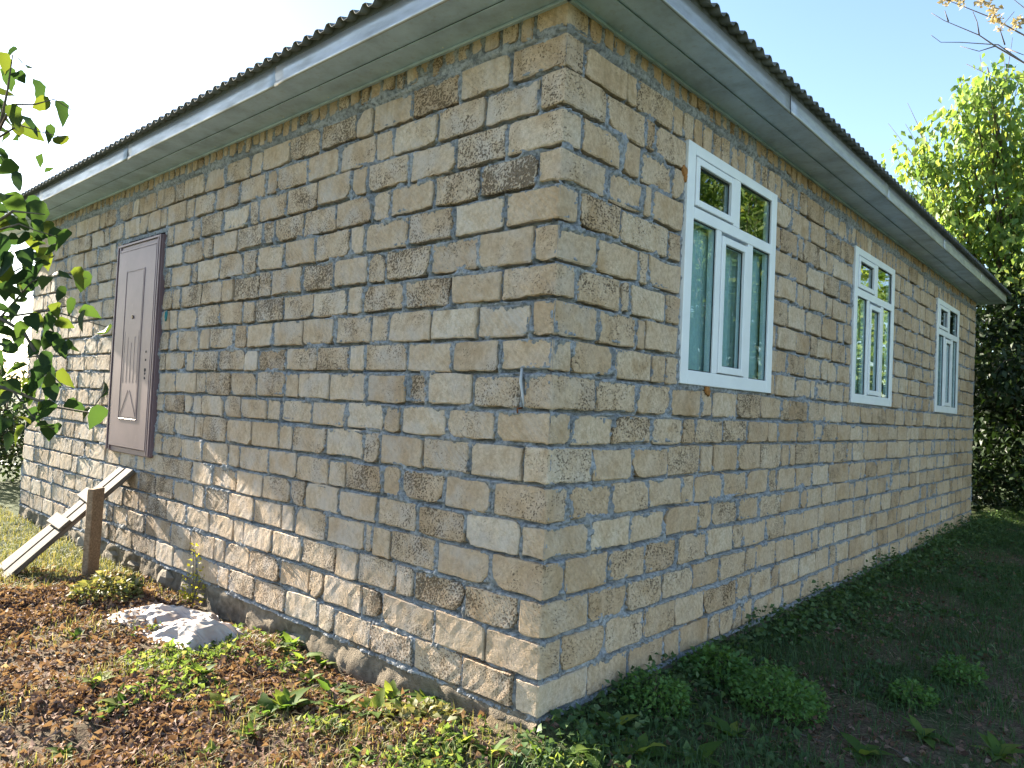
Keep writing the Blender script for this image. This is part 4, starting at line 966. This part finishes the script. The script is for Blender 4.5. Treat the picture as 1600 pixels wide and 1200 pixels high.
tag(leaf_obj('grass', V, F, np.clip(RNG.normal(.6, .3, N), 0, 1), MAT['grass']), 'short sunlit grass and straw along the wall and at far left', 'grass', kind='stuff')
P = scatter(120000, 0.02, 3.2, -.6, 16, lambda x, y: np.clip((fbm(x*1.7, y*1.2, 41, 2)-.30)*4, .2, .95))
N = len(P); V, F = blades(P, RNG.uniform(.03, .11, N), 1.4, .0026)
tag(leaf_obj('shade_grass', V, F, np.clip(RNG.normal(.25, .2, N), 0, 1), MAT['cover']), 'thin dark grass on the shaded ground at lower right', 'grass', kind='stuff')
P = np.concatenate([scatter(9000, -3.4, .4, -2.4, -.05, lambda x, y: np.clip((fbm(x*1.6, y*1.6, 63, 2)-.42)*3, .03, .6)), scatter(5000, .3, 2.4, .2, 9, lambda x, y: np.clip((fbm(x*1.9, y*1.9, 64, 2)-.50)*3, .03, .6))])
N = len(P); P[:, 2] += RNG.uniform(.006, .04, N); a = RNG.uniform(0, 2*math.pi, N); d = np.stack([np.cos(a), np.sin(a), RNG.normal(0, .22, N)], -1); sv = np.stack([-np.sin(a), np.cos(a), np.zeros(N)], -1); ln = RNG.uniform(.03, .12, N)[:, None]
V = np.stack([P-sv*.0013, P+sv*.0013, P+d*ln+sv*.0008, P+d*ln-sv*.0008], 1).reshape(-1, 3); F = (np.arange(N)*4)[:, None]+np.array([[0, 1, 2, 3]])
tag(leaf_obj('straw', V, F, RNG.random(N), MAT['dryleaf']), 'dry straw stalks strewn over the soil on both sides of the house', 'straw', kind='stuff')
# leafy ground cover hugging the right wall
P = scatter(70000, 0.02, 2.8, -.25, 13, lambda x, y: np.clip(1.1*np.exp(-(x/(.34+.12*np.sin(y*2.1)))**2)+np.clip((fbm(x*1.9, y*1.9, 51, 2)-.50)*3.2, 0, .6), 0, 1))
N = len(P); P[:, 2] += RNG.random(N)**1.5*(.03+.20*np.exp(-(P[:, 0]/.32)**2)*fbm(P[:, 0]*2, P[:, 1]*2, 55, 2)*1.5)
V, F = leaves(P, RNG.uniform(.025, .06, N), unit(np.stack([RNG.normal(size=N), RNG.normal(size=N), RNG.normal(.1, .4, N)], -1)), rdir(N, 1.6), RNG.uniform(.28, .45, N), .1, .2)
tag(leaf_obj('ground_cover', V, F, np.clip(RNG.normal(.45, .25, N), 0, 1), MAT['cover']), 'dark green creeping plants along the foot of the shaded wall', 'ground cover', kind='stuff')
P = scatter(40000, -3.2, .35, -1.5, -.03, lambda x, y: np.clip((fbm(x*3.1, y*3.1, 91, 2)-.54)*5, 0, .8)*np.clip(1.25+y*.75, .15, 1))
N = len(P); P[:, 2] += RNG.random(N)**1.5*.05
V, F = leaves(P, RNG.uniform(.02, .055, N), unit(np.stack([RNG.normal(size=N), RNG.normal(size=N), RNG.normal(.6, .5, N)], -1)), rdir(N, 1.2), RNG.uniform(.2, .36, N), .12, .3)
tag(leaf_obj('low_weeds', V, F, np.clip(RNG.normal(.45, .28, N), 0, 1), MAT['lowweed']), 'low pale green weeds mixed with straw in front of the sunlit wall', 'weeds', kind='stuff')
# broad-leaved weeds, leaf by leaf
WM = [blade_mesh('weed_leaf', 1, .24+.05*(i % 3), .3, .35+.25*(i % 3), .16, 50+i, 8) for i in range(5)]
for m in WM: m.materials.append(MAT['weed'])
def rosette(px, py, size, n, label, group, elev=.6, z=-.16):
    g = on_ground(px, py, z); g = on_ground(px, py, gzf(g[0], g[1]))
    r = empty('weed', (g[0], g[1], gzf(g[0], g[1])-.005)); tag(r, label, 'weed', group)
    for i in range(n):
        a = 2*math.pi*(i+rnd.uniform(-.3, .3))/n; el = elev*rnd.uniform(.4, 1.5); o = bpy.data.objects.new('leaf', rnd.choice(WM)); COL.objects.link(o); o.parent = r
        d = Vector((math.cos(a)*math.cos(el), math.sin(a)*math.cos(el), math.sin(el))); x = d.cross(Vector((0, 0, 1))).normalized(); nn = x.cross(d)
        o.matrix_local = Matrix.Translation(d*.01) @ Matrix((x, d, nn)).transposed().to_4x4() @ Matrix.Scale(size*rnd.uniform(.7, 1.2), 4)
    return r
GL = 'broad-leaved weeds in the sunlit soil'
for (x, y, s_, n, lb) in ((445, 1112, .13, 8, 'large broad-leaved weed in the sun below the wall, left of the nettle-like clump'), (512, 1085, .13, 7, 'broad-leaved weed under the wall, right behind the large one'), (585, 1118, .12, 9, 'spreading weed with round pale leaves in front of the wall'), (672, 1100, .14, 6, 'upright bright green weed against the wall footing'), (700, 1118, .09, 5, 'small weed right of the upright one at the footing'),
    (470, 1032, .12, 8, 'dark green weed at the wall just right of the plastic sheet'), (430, 1018, .09, 7, 'weed touching the right end of the plastic sheet'), (315, 1060, .08, 7, 'low weed in front of the plastic sheet'), (355, 1080, .07, 6, 'yellow-green seedling right of the middle of the dug soil'), (268, 1085, .08, 6, 'seedling near the centre of the brown leaf litter'), (195, 1105, .10, 4, 'tall narrow weed standing in the brown leaf litter'), (150, 1070, .08, 6, 'weed at the left of the brown leaf litter'),
    (480, 1075, .08, 6, 'pale weed between the wall and the large broad leaves'), (545, 1045, .08, 6, 'weed in the corner of the rubble footing'), (440, 1000, .10, 4, 'upright weed growing from the rubble under the wall'), (395, 1040, .08, 7, 'weed between the sheet and the wall weeds'), (280, 1118, .05, 5, 'tiny yellow seedling at lower left'), (720, 1165, .12, 9, 'leafy weed near the house corner, left one'), (770, 1180, .12, 9, 'leafy weed near the house corner, middle one'), (690, 1185, .10, 8, 'leafy weed at the bottom edge below the wall'), (845, 1185, .10, 7, 'bright weed right at the house corner'), (560, 1175, .09, 6, 'weed at the bottom edge near the centre'),
    (455, 1012, .10, 7, 'weed between the sheet and the wall, nearest the rubble'), (500, 1040, .10, 7, 'leafy weed right of the dark green one at the wall'), (530, 1110, .11, 8, 'weed between the large broad-leaved one and the round-leaved one'), (415, 1120, .10, 7, 'weed left of the large broad-leaved one'), (610, 1095, .10, 7, 'weed close to the footing behind the round-leaved one'), (360, 1020, .09, 7, 'weed just below the plastic sheet'), (640, 1125, .10, 7, 'weed left of the upright one at the footing'), (345, 1110, .09, 6, 'weed in the middle of the dug soil'),
    (120, 995, .08, 6, 'small weed in the litter near the ramp post'), (100, 1180, .09, 6, 'weed at the lower left edge'), (390, 1150, .09, 6, 'weed at the bottom of the dug soil'), (620, 1150, .08, 6, 'low weed in the straw below the wall'), (330, 1185, .09, 7, 'weed at the bottom edge of the litter'), (240, 960, .09, 6, 'weed between the ramp post and the sheet')):
    rosette(x, y, s_*(1.15 if y < 1140 else .8), n+4, lb, GL, .8)
GD = 'broad-leaved weeds in the shade'
for (x, y, s_, n, lb) in ((960, 1140, .16, 7, 'broad-leaved weed in the shade beside the house corner'), (1000, 1180, .15, 7, 'broad-leaved weed at the bottom edge right of the corner'), (925, 1170, .16, 6, 'tall weed in the shade touching the corner'), (1090, 1190, .15, 6, 'broad-leaved weed at the bottom, right of centre'), (1350, 1180, .15, 7, 'broad-leaved weed at the bottom of the shaded path'), (1050, 1110, .13, 7, 'weed in the creeping plants by the wall'), (1440, 1150, .13, 6, 'weed on the bare shaded path'), (1560, 1180, .14, 7, 'weed at the lower right corner'), (1140, 1150, .13, 6, 'weed between the corner and the bushy clump')):
    rosette(x, y, s_*.9, n+2, lb, GD, .75, -.12)
# bushy fine-leaved plants
def bushy(name, px, py, r, h, label, mat, size=.035, n=900, cat='plant', group=None, z=-.15):
    g = on_ground(px, py, z); zz = gzf(g[0], g[1]); root = empty(name, (g[0], g[1], zz)); tag(root, label, cat, group)
    a = RNG.random(n)*2*math.pi; q = np.sqrt(RNG.random(n)); k = RNG.random(n)**.7
    C = np.stack([np.cos(a)*q*r, np.sin(a)*q*r, h*k*(1-.55*q**2)*(.75+.5*fbm(np.cos(a)*q*3, np.sin(a)*q*3, 77, 2))], -1)
    ax = unit(np.stack([np.cos(a)*.8, np.sin(a)*.8, RNG.normal(.3, .5, n)], -1)+RNG.normal(size=(n, 3))*.4)
    V, F = leaves(C, size*RNG.uniform(.6, 1.3, n), ax, rdir(n, 1.5), .3, .1, .25); leaf_obj('foliage', V, F, np.clip(RNG.normal(.6, .25, n), 0, 1), mat, root)
    mb = MB()
    for i in range(9):
        e = Vector(C[i*7]); mb.tube([(0, 0, -.02), (e.x*.3, e.y*.3, e.z*.5), tuple(e)], [.004, .003, .0015], 4)
    link('stems', mb.mesh('stems'), mat if False else MAT['bark'], root)
cov2 = m_leaf('bush_leaf', [(.05, .115, .03), (.08, .17, .042), (.12, .21, .055)], .35, .55, 4, .3, 1.4)
bushy('bushy_plant', 1215, 1120, .26, .26, 'big feathery green clump on the shaded ground', cov2, .035, 1700, group='feathery clumps in the shade')
bushy('bushy_plant', 1425, 1105, .13, .14, 'small round feathery clump in the middle of the shaded path', cov2, .028, 600, group='feathery clumps in the shade')
bushy('bushy_plant', 1498, 1070, .15, .18, 'feathery clump farther right on the shaded path', cov2, .03, 700, group='feathery clumps in the shade')
bushy('bushy_plant', 1020, 1130, .20, .22, 'feathery clump by the wall near the corner', cov2, .03, 900, group='feathery clumps in the shade')
bushy('bushy_plant', 1120, 1075, .22, .20, 'dense leafy clump under the first window', cov2, .04, 900, group='feathery clumps in the shade')
bushy('nettle_clump', 165, 935, .26, .20, 'bright green leafy clump beside the ramp post', MAT['grass'], .05, 700)
bushy('nettle_clump', 660, 1140, .20, .10, 'pale straw tuft in front of the wall', MAT['grass'], .05, 300)
bushy('yellow_weed', 300, 945, .09, .50, 'thin yellow-flowering weed growing against the wall', MAT['yellow'], .035, 160, z=-.2)
# loose bits on the shaded path
lbs = ['pale twig above the small round feathery clump', 'pale twig just behind the small round clump', 'short pale twig under the rightmost feathery clump', 'long pale twig right of the big feathery clump', 'long pale twig at the foot of the big feathery clump', 'pale twig at the bottom of the shaded path']
for i, (x, y, a, l) in enumerate(((1350, 1060, .3, .12), (1432, 1065, 1.2, .10), (1505, 1090, .6, .14), (1300, 1130, 2.2, .25), (1240, 1150, .2, .3), (1410, 1180, 2.6, .22))):
    g = on_ground(x, y, -.12); zz = gzf(g[0], g[1])
    mb = MB(); mb.tube([(-l/2, 0, .008), (0, .012, .014), (l/2, -.01, .01)], [.005, .006, .003], 5)
    o = link('dry_twig', mb.mesh('dry_twig', True), MAT['plank'], None, (g[0], g[1], zz+.004)); o.rotation_euler = (0, 0, a)
    tag(o, lbs[i], 'twig', 'pale twigs on the shaded path')
